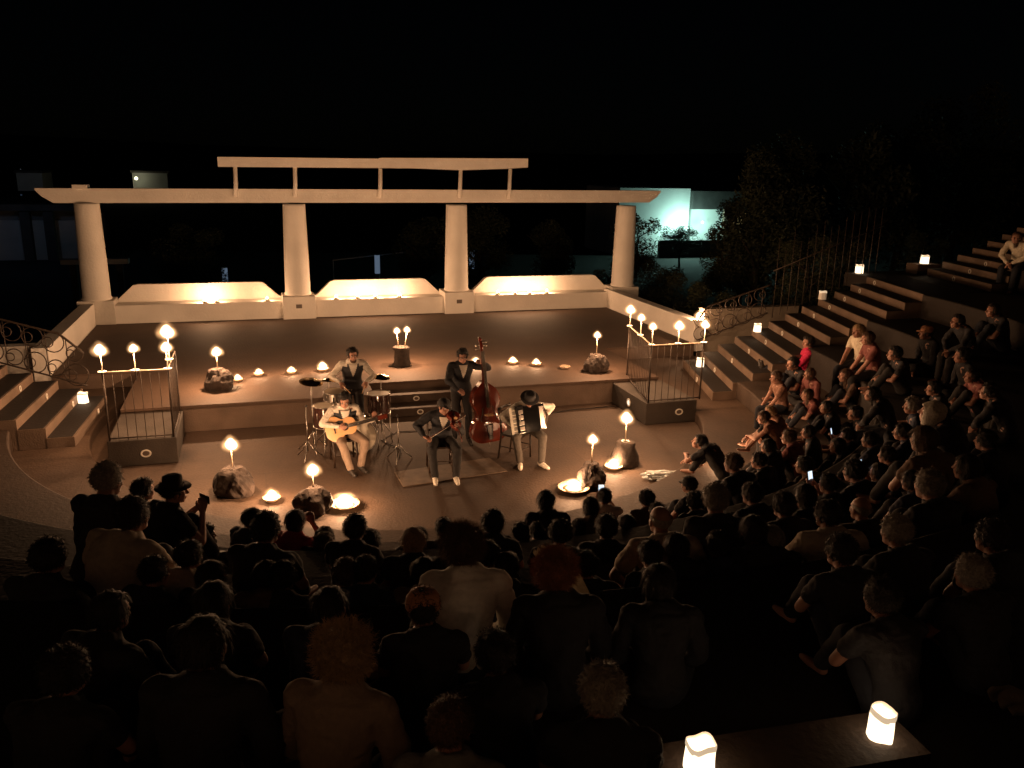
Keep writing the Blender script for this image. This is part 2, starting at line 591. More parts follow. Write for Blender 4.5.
def hair_curly(seed=0, r=.115, n=4200):
    rnd = random.Random(seed)
    bm = bmesh.new()
    ball(bm, (0, -.02, .03), (r * .86, r * .92, r * .84), 3)
    for v in bm.verts:
        if v.co.y > .05 and v.co.z < .06: v.co.y = .045
        v.co += v.co.normalized() * noise.noise(v.co * 30 + Vector((seed, 0, 0))) * .012
    for i in range(n):
        while True:
            d = Vector((rnd.gauss(0, 1), rnd.gauss(0, 1), rnd.gauss(0, 1))).normalized()
            if not (d.y > .35 and d.z < .35): break
        k = 1 + .24 * noise.noise(d * 3.2 + Vector((seed, 3, 0)))
        p = Vector((d.x * r * .82, d.y * r * .88 - .02, d.z * r * .8 + .03)) * k
        a, b, _ = basis((d + Vector((rnd.gauss(0, .35), rnd.gauss(0, .35), rnd.gauss(0, .35) - .15))).normalized())
        dd = a.cross(b)
        ph = rnd.random() * 6.28; q = rnd.uniform(.003, .008); L = rnd.uniform(.02, .055); w = .0012
        prev = None
        for t in range(5):
            c = p + dd * (L * t / 4) + a * q * cos(ph + t * 1.7) + b * q * sin(ph + t * 1.7)
            ww = w * (1 - t * .18)
            cur = (bm.verts.new(c - a * ww), bm.verts.new(c + a * ww))
            if prev: bm.faces.new((prev[0], prev[1], cur[1], cur[0]))
            prev = cur
    return fin(bm, 'hair', False)

def cap_mesh(brim='front'):
    bm = bmesh.new()
    lathe(bm, [(.1, .03), (.1, .05), (.096, .085), (.075, .118), (.035, .132), (0, .134)], 24, (0, -.02, 0))
    lathe(bm, [(.1, .03), (.094, .028), (.09, .05)], 24, (0, -.02, 0))
    if brim == 'front':
        pts = [(.085 * cos(a), .06 + .085 * sin(a)) for a in [PI * i / 12 for i in range(13)]]
        prism(bm, pts, .032, .038)
    return fin(bm, 'cap', True)

def hat_mesh(r=.15, crown=.10, cr=.088):
    bm = bmesh.new()
    lathe(bm, [(r, .048), (r * .98, .054), (cr + .014, .048), (cr + .004, .055), (cr, .058 + crown * .4), (cr * .93, .05 + crown), (cr * .55, .062 + crown), (0, .052 + crown)], 28, (0, -.015, 0))
    lathe(bm, [(r, .048), (cr, .038), (cr - .004, .05)], 28, (0, -.015, 0))
    for v in bm.verts:
        v.co.z += .25 * v.co.x ** 2 * (1 if abs(v.co.x) > cr else 0)
    return fin(bm, 'hat', True)

def scarf_mesh():
    bm = bmesh.new()
    ball(bm, (0, -.02, .035), (.1, .118, .1), 4)
    for v in list(bm.verts):
        p = v.co.copy()
        if p.z < 0:
            t = min(1, -p.z / .06)
            v.co.z = -t * .2
            v.co.x *= 1 + .75 * t; v.co.y = v.co.y * (1 + .2 * t) - .02 * t
        v.co += v.co.normalized() * noise.noise(p * 14) * .014
        if p.y > .06 and -.05 < p.z < .06: v.co.y = .05
    return fin(bm, 'headscarf', True)

def hair_mat(name, c): return mat('hair_' + name, c, 0.6, noise_s=60, noise_a=.4, bump=.5, bump_s=90)
HAIRC = {'dark': (0.018, 0.012, 0.009), 'black': (0.02, 0.018, 0.018), 'brown': (0.10, 0.052, 0.028), 'blond': (0.40, 0.26, 0.14),
         'grey': (0.28, 0.24, 0.2), 'auburn': (0.28, 0.10, 0.05), 'tan': (0.35, 0.2, 0.11), 'cream': (0.5, 0.43, 0.33)}
TOPC = {'black': (0.018, 0.017, 0.02), 'white': (0.75, 0.71, 0.64), 'beige': (0.5, 0.41, 0.31), 'navy': (0.022, 0.028, 0.055), 'red': (0.36, 0.03, 0.04),
        'pink': (0.60, 0.02, 0.09), 'brown': (0.13, 0.075, 0.05), 'grey': (0.2, 0.19, 0.18), 'tan': (0.26, 0.13, 0.085), 'cream': (0.68, 0.6, 0.46),
        'rose': (0.22, 0.07, 0.06), 'taupe': (0.28, 0.2, 0.15)}
def top_mat(c): return mat('cloth_' + c, TOPC[c], 0.85, noise_s=35, noise_a=.15, bump=.25, bump_s=130)
SKIN = [mat('skin_light', (0.46, 0.24, 0.17), .55, noise_s=18, noise_a=.12), mat('skin_tan', (0.34, 0.165, 0.11), .55, noise_s=18, noise_a=.12)]
TROUS = [mat('denim', (0.018, 0.02, 0.028), .9, noise_s=20, noise_a=.3), mat('dark_trousers', (0.022, 0.02, 0.02), .9, noise_s=20, noise_a=.3),
         mat('khaki', (0.26, 0.2, 0.14), .9, noise_s=20, noise_a=.2)]

def make_template(key, P, sleeve=.2, tr=1.0, shoes=False, infl=.014):
    t = {'P': P}
    t['body'] = build_body('person', P)
    t['shirt'] = build_shirt('shirt', P, sleeve, infl=infl)
    t['trousers'] = build_trousers('trousers', P, tr)
    t['shoes'] = [build_shoe(P, s) for s in (1, -1)] if shoes else None
    return t

FLOOR = -.51
def T_(name):
    if name == 'edge': return make_template(name, Pose(lean=6, hunch=16, aR=(.12, .42, -.42), aL=(-.14, .40, -.42)), .28)
    if name == 'edge_long': return make_template(name, Pose(lean=14, hunch=28, wR=(.05, .42, .12), wL=(-.05, .43, .13), pR=(.9, .1, -.3), pL=(-.9, .1, -.3), aR=(.14, .42, -.42), aL=(-.12, .44, -.42), hpitch=-8), .98)
    if name == 'ground': return make_template(name, Pose(lean=4, hunch=26, wR=(.03, .40, .27), wL=(-.03, .41, .24), pR=(.8, -.2, -.5), pL=(-.8, -.2, -.5),
                                             aR=(.10, .50, .07), aL=(-.12, .52, .07), fR=(.1, 1, 0), fL=(-.1, 1, 0), hpitch=0), .25, .98)
    if name == 'ground_long': return make_template(name, Pose(lean=2, hunch=20, wR=(.12, .20, .08), wL=(-.10, .24, .08), pR=(.9, -.5, -.2), pL=(-.9, -.5, -.2),
                                             aR=(-.14, .38, .07), aL=(.16, .30, .07), kR=(1, .3, .2), kL=(-1, .3, .2), fR=(-1, .5, 0), fL=(1, .5, 0), hyaw=-12, hpitch=2), .96, .98)
    if name == 'broad': return make_template(name, Pose(lean=8, hunch=22, wR=(.16, .34, .2), wL=(-.2, .30, .12), pR=(1, -.2, -.4), pL=(-1, -.2, -.4),
                                             aR=(.16, .50, .07), aL=(-.18, .48, .07), fat=1.22, hyaw=10, hpitch=0), .3, .98, infl=.022)
    if name == 'phone': return make_template(name, Pose(lean=4, hunch=14, wR=(.07, .34, .62), wL=(-.07, .34, .62), pR=(.7, .1, -1), pL=(-.7, .1, -1), dR=(-.5, .4, .75), dL=(.5, .4, .75), nR=(-.6, .6, .3), nL=(.6, .6, .3),
                                             aR=(.14, .46, .07), aL=(-.14, .46, .07), curl=.9, hpitch=4), .3, .98)
    if name == 'kneel': return make_template(name, Pose(lean=12, hunch=10, hyaw=-20, wR=(.20, .34, .50), wL=(.06, .38, .50), pR=(.5, .1, -1), pL=(-.2, .6, -1), dR=(-.2, .3, .9), dL=(.4, .3, .9), nR=(-1, .3, 0), nL=(1, .3, 0),
                                             aR=(.20, .42, .07), aL=(-.14, .46, .07), curl=.9, hpitch=0), .25, .98, True)
    if name == 'stretch': return make_template(name, Pose(lean=-18, hunch=20, wR=(.26, -.20, .05), wL=(-.05, .25, .17), pR=(.3, -1, .2), pL=(-1, -.3, -.2), dR=(.3, -.9, 0), aR=(.12, .80, .08), aL=(-.06, .78, .12),
                                             kR=(.1, .1, 1), kL=(-.1, .1, 1), fR=(.3, .35, 1), fL=(-.3, .35, 1), hyaw=25, hpitch=2), .98, .98, True)
    if name == 'bare': return make_template(name, Pose(lean=10, hunch=30, wR=(.12, .55, .2), wL=(-.03, .50, .26), pR=(.8, -.1, -.4), pL=(-.8, -.1, -.4),
                                             aR=(.12, .56, .07), aL=(-.16, .50, .07), fR=(.2, 1, 0), fL=(-.1, 1, 0), hyaw=18, hpitch=8), .06, .42)
    if name == 'fwd': return make_template(name, Pose(lean=30, hunch=34, wR=(.16, .72, .10), wL=(-.10, .64, .26), pR=(.5, -.2, -.6), pL=(-.8, .1, -.4),
                                             aR=(.22, .55, .07), aL=(-.16, .50, .07), hyaw=20, hpitch=-12), .3, .98)
TPL = {}
def tpl(name):
    if name not in TPL: TPL[name] = T_(name)
    return TPL[name]

HM_CACHE = {}
def hair_get(kind, var):
    k = (kind, var)
    if k in HM_CACHE: return HM_CACHE[k]
    s = var * 7.3
    me = {'short': lambda: hair_short(s, .014 + .004 * var, .008 + .003 * var),
          'bob': lambda: hair_long(s, .13 + .02 * var, 1.0),
          'long': lambda: hair_long(s, .27 + .03 * var, 1.03),
          'curly': lambda: hair_curly(int(s) + 1, .120 + .005 * var),
          'afro': lambda: hair_short(s, .028, .008, 1.12),
          'cap': lambda: cap_mesh(), 'hat': lambda: hat_mesh(.155), 'scarf': lambda: scarf_mesh(),
          'bald': lambda: hair_short(s, .003, .002, 1.0)}[kind]()
    if kind == 'bald':
        bm = bmesh.new(); bm.from_mesh(me)
        bmesh.ops.delete(bm, geom=[v for v in bm.verts if v.co.z > .062], context='VERTS')
        bm.to_mesh(me); bm.free()
    me.materials.append(None)
    HM_CACHE[k] = me
    return me

def set_mat(o, m):
    if not o.data.materials: o.data.materials.append(m)
    o.material_slots[0].link = 'OBJECT'
    o.material_slots[0].material = m

def dress(t, hair, hairc, top, loc, rz, s=1.0, var=0, skin=0, tro=1, hairname=None):
    """one person: the body is the thing, hair and clothes its parts"""
    b = bpy.data.objects.new('person', t['body']); C.objects.link(b)
    if not t['body'].materials: t['body'].materials.append(SKIN[0])
    set_mat(b, SKIN[skin])
    b.location = loc; b.rotation_euler = (0, 0, rz); b.scale = (s, s, s)
    sh = link('shirt', t['shirt'], b); set_mat(sh, top_mat(top))
    tr = link('trousers', t['trousers'], b); set_mat(tr, TROUS[tro])
    if t['shoes']:
        for me in t['shoes']:
            o = link('shoe', me, b); set_mat(o, mat('shoe_leather', (0.03, 0.025, 0.022), .5))
    HMx = t['P'].HM
    nm = {'cap': 'cap', 'hat': 'hat', 'scarf': 'headscarf'}.get(hair, 'hair')
    h = link(nm, hair_get(hair, var), b, None, HMx)
    if hair in ('cap', 'hat'):
        set_mat(h, mat('hat_felt', (0.016, 0.015, 0.016), .8, noise_s=40, noise_a=.3) if hairc != 'tan' and hairc != 'blond' else mat('cap_tan', (0.45, 0.2, 0.1), .8))
        h2 = link('hair', hair_get('short', 0), b, None, HMx @ Matrix.Diagonal((.97, .97, .97, 1)))
        set_mat(h2, hair_mat('dark', HAIRC['dark']))
    else:
        set_mat(h, hair_mat(hairc, HAIRC[hairc]))
    return b

# ------------------------------------------------------------------ the setting
def uvbox(bm, u0, u1, v0, v1, z0, z1, bev=0.0):
    return box(bm, u0, u1, v0, v1, z0, z1, bev, FR)

# land out to the horizon
EARTH = mat('earth', (0.014, 0.013, 0.010), 1.0, noise_s=0.3, noise_a=.5)
bm = bmesh.new()
N = 70
def landz(x, y):
    d = sqrt(x * x + y * y)
    z = -1.3
    if d > 90:
        z += (d - 90) * .035 * (0.6 + .6 * noise.noise(Vector((x * .004, y * .004, 3)))) * min(1, (d - 90) / 120)
    return z
g = []
for i in range(N + 1):
    row = []
    for j in range(N + 1):
        a = (i / N * 2 - 1); b = (j / N * 2 - 1)
        x = 900 * a * abs(a); y = 900 * b * abs(b) + 20
        row.append(bm.verts.new((x, y, landz(x, y))))
    g.append(row)
for i in range(N):
    for j in range(N):
        bm.faces.new((g[i][j], g[i + 1][j], g[i + 1][j + 1], g[i][j + 1]))
tag(obj('terrain', bm, EARTH, smooth=True), kind='structure')

# orchestra floor: a round of pale paving
bm = bmesh.new()
prism(bm, [(8.0 * cos(2 * PI * i / 96) + OX, 8.0 * sin(2 * PI * i / 96) + OY) for i in range(96)], -1.29, 0.0)
tag(obj('orchestra_floor', bm, FLOORM), kind='structure')

# raised stage
bm = bmesh.new()
prism(bm, [(-5.1, 0), (-.66, 0), (-.66, .82), (1.02, .82), (1.02, 0), (5.3, 0), (5.3, 2.8), (7.72, 2.8), (7.72, 8.3), (-6.72, 8.3), (-6.72, 2.8), (-5.1, 2.8)], .004, .455, FR)
tag(obj('stage_platform', bm, RISERM), kind='structure')
bm = bmesh.new()
prism(bm, [(-5.1, -.03), (-.68, -.03), (-.68, .80), (1.04, .80), (1.04, -.03), (5.3, -.03), (5.3, 2.8), (7.72, 2.8), (7.72, 8.3), (-6.72, 8.3), (-6.72, 2.8), (-5.1, 2.8)], .455, .50, FR)
tag(obj('stage_floor', bm, DECKM), kind='structure')
bm = bmesh.new()
for k in range(2):
    uvbox(bm, -.6, 1.0, -.02 + k * .4 - .0, .80, .01 + k * .165, .165 * (k + 1) + .005, .012)
tag(obj('stage_steps', bm, STEPM), kind='structure')
bm = bmesh.new()
v = []
for (x, y) in ((-1.84, 12.35), (-1.62, 11.75), (-.05, 12.5), (-.36, 13.1)):
    v.append((x, y))
prism(bm, v[::1], .004, .016)
tag(obj('floor_hatch', bm, mat('hatch_board', (0.16, 0.11, 0.075), .7, noise_s=8, noise_a=.35)), 'flat dark board lying on the floor in front of the seated fiddler', 'floor board')

# terraces of seats: rings round the orchestra
RR = [(5.55, .20), (6.65, .56), (8.2, 1.22), (9.65, 1.73), (11.0, 2.24), (13.4, 2.75), (14.9, 3.3), (16.4, 5.6)]
def ring_mesh(r0, r1, z0, z1, cutL, cutR, round_=0.025):
    """cutL/cutR: the stage-frame v at which the ring ends on the left / right"""
    bm = bmesh.new()
    prof = [(r0, z0), (r0, z1 - round_), (r0 + round_ * .4, z1 - round_ * .3), (r0 + round_, z1), (r1, z1), (r1, z0)]
    n = 110
    rows = []
    for i in range(n + 1):
        t = i / n
        row = []
        for (r, z) in prof:
            pl = -PI - math.asin(max(-1, min(1, cutL / r)))
            pr = math.asin(max(-1, min(1, cutR / r)))
            ph = pl + (pr - pl) * t
            row.append(bm.verts.new(W(r * cos(ph), r * sin(ph), z)))
        rows.append(row)
    m = len(prof)
    for a, b in zip(rows, rows[1:]):
        for k in range(m):
            bm.faces.new((a[k], a[(k + 1) % m], b[(k + 1) % m], b[k]))
    bm.faces.new(rows[0]); bm.faces.new(rows[-1][::-1])
    return bm
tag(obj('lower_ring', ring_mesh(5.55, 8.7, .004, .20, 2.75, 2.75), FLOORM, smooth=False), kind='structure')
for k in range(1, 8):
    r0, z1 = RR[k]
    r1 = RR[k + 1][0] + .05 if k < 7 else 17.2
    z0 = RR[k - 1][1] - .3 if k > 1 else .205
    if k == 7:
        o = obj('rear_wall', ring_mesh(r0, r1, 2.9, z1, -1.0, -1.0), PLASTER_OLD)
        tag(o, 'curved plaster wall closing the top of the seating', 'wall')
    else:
        o = obj('seating_terrace', ring_mesh(r0, r1, z0, z1, -1.0, -1.0), [STEPM if k == 1 else SEATM])  # first terrace paler: its candlelight is put into the stone colour
        tag(o, kind='structure')

# plinths at the two ends of the stage front
def plinth(u0, u1, side):
    bm = bmesh.new()
    uvbox(bm, u0, u1, -1.6, -.035, .004, .43, .012)
    tag(obj('gate_plinth', bm, PLINTHM), 'low grey stone plinth under the iron railing at the %s end of the stage' % side, 'plinth', 'plinths at the stage ends')
plinth(-5.1, -4.08, 'left'); plinth(4.25, 5.33, 'right')

# parodos stairs at both sides
def stairs(name, n0, n, u0, run, skew, vin, vout, z0, rise, side):
    bm = bmesh.new()
    for i in range(n):
        a = u0 + run * (i + n0) * 1.0
        b = a + (run + .03 if i < n - 1 else 1.2)
        top = z0 + rise * (i + 1)
        pts = [(side * (a + skew * vout), vout), (side * (b + skew * vout), vout), (side * (b + skew * vin), vin), (side * (a + skew * vin), vin)]
        if side < 0: pts = pts[::-1]
        prism(bm, pts, z0 - .0 + (.001 * i), top, FR)
    o = obj(name, bm, [mat('stair_riser', (0.17, 0.115, 0.08), .85, noise_s=2.0, noise_a=.3, bump=.4)])
    tag(o, kind='structure')
    # treads of darker stone, a few millimetres proud
    bm = bmesh.new()
    for i in range(n):
        a = u0 + run * (i + n0) + .03
        b = a + (run - .01 if i < n - 1 else 1.1)
        top = z0 + rise * (i + 1)
        pts = [(side * (a + skew * vout), vout + .02), (side * (b + skew * vout), vout + .02), (side * (b + skew * vin), vin - .02), (side * (a + skew * vin), vin - .02)]
        if side < 0: pts = pts[::-1]
        prism(bm, pts, top + .001, top + .006, FR)
    tag(obj('stair_treads', bm, SEATM), kind='structure')
stairs('right_stairs', 0, 12, 6.33, .449, .3, 1.75, -1.0, .202, .17, 1)
stairs('left_stairs', 0, 9, 5.62, .40, -.05, 1.5, -1.0, .202, .17, -1)
stairs('upper_stairs', 0, 9, 13.1, .449, .3, 1.75, -1.0, 2.243, .17, 1)
bm = bmesh.new()
prism(bm, [(11.35, -.9), (13.6, -.9), (14.3, 2.7), (11.9, 2.7), (11.8, 1.75)], 1.9, 2.236, FR)
tag(obj('landing', bm, SEATM), kind='structure')

# little round step lights let into the risers
bm = bmesh.new()
lathe(bm, [(.055, 0), (.055, .012), (.040, .014), (.038, .004), (0, .004)], 20)
SL_RING = fin(bm, 'bezel', True); SL_RING.materials.append(mat('bezel_paint', (0.72, 0.68, 0.6), .4))
bm = bmesh.new(); lathe(bm, [(.036, .005), (.02, .009), (0, .010)], 16)
SL_LENS = fin(bm, 'lens', True); SL_LENS.materials.append(mat('dark_lens', (0.12, 0.09, 0.07), .25))
def step_light(p, d, label, s=1.0, square=False):
    o = link('step_light', SL_RING)
    q = Vector(d).to_track_quat('Z', 'Y')
    o.matrix_world = Matrix.Translation(p) @ q.to_matrix().to_4x4() @ Matrix.Diagonal((s * (1.3 if square else 1), s, s, 1))
    tag(o, label, 'step light', 'small lights let into the step risers')
    link('lens', SL_LENS, o)
ORD = ['first', 'second', 'third', 'fourth', 'fifth', 'sixth', 'seventh', 'eighth', 'ninth', 'tenth', 'eleventh', 'twelfth', 'thirteenth', 'fourteenth', 'fifteenth', 'sixteenth',
       'seventeenth', 'eighteenth', 'nineteenth', 'twentieth', 'twenty-first', 'twenty-second', 'twenty-third', 'twenty-fourth', 'twenty-fifth', 'twenty-sixth', 'twenty-seventh', 'twenty-eighth']
RU = (FR.to_3x3() @ Vector((1, 0, 0)))
RV = (FR.to_3x3() @ Vector((0, 1, 0)))
for i in range(12):
    u = 6.33 + .449 * i
    vv = .3 + .1 * i * .9
    p = W(u + .3 * vv - .004, vv, .202 + .17 * (i + .5))
    nd = (-RU + RV * .3)
    step_light(p, nd, 'small round step light in the %s riser of the right-hand stairs, counted from the bottom' % ORD[i])
for i in range(5):
    p = W(-(5.62 + .40 * i - .05 * .7) + .004, .7, .202 + .17 * (i + .5))
    step_light(p, RU, 'small round step light in the %s riser of the left-hand stairs, counted from the bottom' % ORD[i])
for i in range(5):
    p = W(13.1 + .449 * i + .3 * .5 - .004, .5, 2.243 + .17 * (i + .5))
    step_light(p, -RU + RV * .3, 'small round step light in riser %s of the upper right-hand stairs' % ORD[i])
step_light(W(-4.55, -1.604, .2), -RV, 'square step light on the front of the left plinth', 1.15, True)
step_light(W(4.95, -1.604, .22), -RV, 'square step light on the front of the right plinth', 1.15, True)
step_light(W(.2, -.024, .09), -RV, 'small light in the lower of the two stage steps', .9, True)
step_light(W(.2, .376, .25), -RV, 'small light in the upper of the two stage steps', .9, True)
# the lit one on the inner side of the right plinth
o = link('wall_light', SL_RING); q = (-RU).to_track_quat('Z', 'Y')
o.matrix_world = Matrix.Translation(W(4.245, -.85, .24)) @ q.to_matrix().to_4x4() @ Matrix.Diagonal((1.5, 1.5, 1.2, 1))
tag(o, 'lit round lamp on the inner side of the right plinth', 'wall lamp')
bm = bmesh.new(); lathe(bm, [(.038, .006), (.02, .02), (0, .024)], 16)
obj('lens', bm, emit('lit_lens', (1, .8, .6), .9), o)

# back wall with bench, pedestals, columns and pergola beams
root = empty('bench_wall', W(.7, 8.5, .5), 0, 'long white plaster bench wall with raised backrests between the columns', 'wall')
def rel(parent, name, bm, m, smooth=False):
    me = fin(bm, name, smooth)
    o = link(name, me, parent, m)
    o.matrix_parent_inverse = parent.matrix_basis.inverted()
    return o
bm = bmesh.new(); uvbox(bm, -6.72, 7.95, 8.303, 9.05, .3, .985, .02)
rel(root, 'seat_block', bm, PLASTER)
bays = [(-6.36, -1.99), (-1.15, 2.61), (3.46, 8.03)]
for (a, b) in bays:
    bm = bmesh.new()
    pts = [(a, .98), (a, 1.02), (a + .12, 1.06), (a + .50, 1.42), (a + .62, 1.45), (b - .62, 1.45), (b - .50, 1.42), (b - .12, 1.06), (b, 1.02), (b, .98)]
    f0 = [bm.verts.new(W(x, 8.86, z)) for x, z in pts]; f1 = [bm.verts.new(W(x, 9.06, z)) for x, z in pts]
    bm.faces.new(f0[::-1]); bm.faces.new(f1)
    for i in range(len(pts)):
        j = (i + 1) % len(pts); bm.faces.new((f0[i], f0[j], f1[j], f1[i]))
    rel(root, 'backrest', bm, PLASTER)
COLS = [(-6.70, 'leftmost white column, at the corner of the left side wall'), (-1.58, 'second white column from the left, between the first and middle benches'),
        (2.97, 'third white column from the left, right of the middle bench'), (8.33, 'rightmost white column, by the lit building and the right side wall')]
for u, lab in COLS:
    t = empty('column', W(u, 8.55, 1.13), YAW, lab, 'column', 'columns of the pergola')
    bm = bmesh.new(); lathe(bm, [(0, 0), (.36, 0), (.37, .03), (.355, .06), (.345, .07), (.335, .8), (.315, 1.7), (.30, 2.42), (.30, 2.47), (0, 2.47)], 40)
    obj('shaft', bm, PLASTER, t, smooth=True)
    bm = bmesh.new(); w = .46 if -6 < u < 8 else .40
    box(bm, -.44, .44, -.44 if -6 < u < 8 else -.30, .40, -.675, -.005, .015)
    obj('pedestal', bm, PLASTER if -6 < u < 8 else PLASTER_OLD, t)
    if -6 < u < 8:
        bm = bmesh.new(); box(bm, -.09, .07, -.45, -.438, -.33, -.22, .008); obj('wall_box', bm, mat('socket', (0.12, 0.09, 0.07), .5), t)
def beam(name, u0, u1, z0, z1, v0, v1, nib, lab, dz=0.0):
    bm = bmesh.new()
    pts = [(u0 + nib, z0), (u0 + nib * .35, z0 + (z1 - z0) * .45), (u0, z1 - .04), (u0, z1), (u1, z1 + dz), (u1, z1 - .04 + dz), (u1 - nib * .35, z0 + (z1 - z0) * .45 + dz), (u1 - nib, z0 + dz)]
    f0 = [bm.verts.new(W(x, v0, z)) for x, z in pts]; f1 = [bm.verts.new(W(x, v1, z)) for x, z in pts]
    bm.faces.new(f0[::-1]); bm.faces.new(f1)
    for i in range(len(pts)):
        j = (i + 1) % len(pts); bm.faces.new((f0[i], f0[j], f1[j], f1[i]))
    return bm
t = empty('pergola_beam', W(.8, 8.55, 3.6), 0, 'long white beam with pointed ends resting across the four columns', 'beam')
rel(t, 'main_beam', beam('b', -7.81, 9.4, 3.603, 3.96, 8.40, 8.70, .38, '', .10), PLASTER)
bm = bmesh.new(); uvbox(bm, -6.95, -6.62, 8.30, 8.80, 3.962, 4.06, .01); rel(t, 'cross_piece', bm, PLASTER)
t = empty('upper_beam', W(.8, 8.3, 4.5), 0, 'shorter white upper beam carried on five thin posts above the main beam', 'beam')
bm = bmesh.new()
pts = [(-3.46, 4.55), (-3.46, 4.80), (.72, 4.84), (.74, 4.86), (5.0, 4.93), (5.0, 4.68), (4.3, 4.63), (3.0, 4.57), (1.6, 4.60)]
f0 = [bm.verts.new(W(x, 8.20, z)) for x, z in pts]; f1 = [bm.verts.new(W(x, 8.38, z)) for x, z in pts]
bm.faces.new(f0[::-1]); bm.faces.new(f1)
for i in range(len(pts)):
    j = (i + 1) % len(pts); bm.faces.new((f0[i], f0[j], f1[j], f1[i]))
rel(t, 'beam', bm, PLASTER)
for u, z1 in ((-3.04, 4.56), (-1.52, 4.58), (.76, 4.58), (3.03, 4.565), (4.5, 4.63)):
    bm = bmesh.new()
    tube(bm, [W(u - .04, 8.32, 3.80), W(u - .01, 8.32, 4.1), W(u, 8.30, z1)], .055, 10)
    rel(t, 'post', bm, PLASTER, True)
# side walls of the stage
def wall(name, pts, th, z0, z1, lab, m=None):
    bm = bmesh.new()
    (a, b) = pts
    d = Vector((b[0] - a[0], b[1] - a[1])).normalized(); nrm = Vector((-d.y, d.x)) * th
    prism(bm, [a, b, (b[0] + nrm.x, b[1] + nrm.y), (a[0] + nrm.x, a[1] + nrm.y)], z0, z1, FR)
    return tag(obj(name, bm, m or PLASTER), lab, 'wall')
wall('side_wall', ((-6.74, 2.85), (-6.74, 8.29)), .3, .3, 1.06, 'white side wall running forward from the leftmost column')
wall('side_wall', ((7.74, 8.6), (7.74, 2.85)), .3, .3, 1.06, 'white side wall running forward from the rightmost column')
wall('side_wall', ((-14, 3.15), (-7.05, 3.15)), .3, -.2, 1.05, 'white wall with a square opening behind the left circle railing')
wall('side_wall', ((8.05, 2.95), (10.8, 2.95)), .3, -.2, 1.34, 'white wall behind the circle railing right of the stage', mat('darker_plaster', (0.42, 0.35, 0.27), .9, noise_s=1.3, noise_a=.35, bump=.5, bump_s=14))  # darker, browner copy of the plaster
bm = bmesh.new(); uvbox(bm, -8.1, -7.72, 3.135, 3.148, .50, .92)
tag(obj('wall_vent', bm, mat('dark_opening', (0.03, 0.025, 0.02), .6)), 'dark square vent in the white wall at the far left', 'vent')

# iron railing panels with circles beside the stairs
def circle_rail(u0, u1, v0, v1, zA0, zA1, zB0, zB1, lab, side):
    """A = the end near the stage; (low, high) heights at either end"""
    root = empty('circle_railing', W(u0, v0, zA0), 0, lab, 'railing', 'circle railings beside the stage')
    n = 24
    def P(t, f):
        z = (zA0 + (zB0 - zA0) * t) * (1 - f) + (zA1 + (zB1 - zA1) * t) * f
        if t < .12: z -= (.12 - t) * 2.2 * f
        return W(u0 + (u1 - u0) * t, v0 + (v1 - v0) * t, z)
    bm = bmesh.new(); tube(bm, [P(i / n, 1) for i in range(n + 1)], .022, 8); rel(root, 'top_rail', bm, IRON, True)
    bm = bmesh.new(); tube(bm, [P(i / n, 0) for i in range(n + 1)], .018, 8); rel(root, 'bottom_rail', bm, IRON, True)
    L = sqrt((u1 - u0) ** 2 + (v1 - v0) ** 2)
    rnd = random.Random(int(abs(u0) * 10))
    t = .05
    while t < .98:
        for f, r in ((.78, .17), (.22, .19)):
            c = P(t, f); c2 = P(min(1, t + .01), f)
            dx = (c2 - c); dx.z = 0; dx.normalize()
            r *= rnd.uniform(.8, 1.15)
            ph = [2 * PI * k / 20 for k in range(20)]
            bm = bmesh.new(); tube(bm, [c + dx * r * cos(a) + Vector((0, 0, r * sin(a))) for a in ph], .011, 6, closed=True)
            rel(root, 'ring', bm, IRON, True)
            bm = bmesh.new(); q = r * .5
            tube(bm, [c + dx * (r - q + q * cos(a)) + Vector((0, 0, q * sin(a))) for a in ph], .009, 6, closed=True)
            rel(root, 'ring', bm, IRON, True)
        bm = bmesh.new(); tube(bm, [P(t + .04, 0), P(t + .04, 1)], .009, 6); rel(root, 'baluster', bm, IRON, True)
        t += .36 / L
circle_rail(-5.9, -9.2, 1.75, 2.4, .52, 1.42, 1.55, 2.35, 'dark iron railing with circles climbing beside the left stairs', -1)
circle_rail(7.75, 9.5, 2.75, 2.4, .60, 1.38, 1.30, 2.0, 'dark iron railing with circles between right stage wall and stairs', 1)

# tall thin bar fence along the upper side of the right stairs
root = empty('bar_fence', W(10, 2.3, 1.2), 0, 'tall dark fence of thin vertical bars beside the upper right stairs', 'fence')
for i in range(15):
    u = 9.6 + i * .21; z0 = .8 + (u - 7.5) * .37
    bm = bmesh.new(); h = 1.15 + .5 * random.Random(i).random()
    tube(bm, [W(u, 2.35, max(.5, z0 - .4)), W(u, 2.35, z0 + h)], .008, 6); rel(root, 'bar', bm, IRON, True)
bm = bmesh.new(); tube(bm, [W(9.5, 2.35, 2.35), W(12.6, 2.35, 3.45)], .016, 6); rel(root, 'rail', bm, IRON, True)

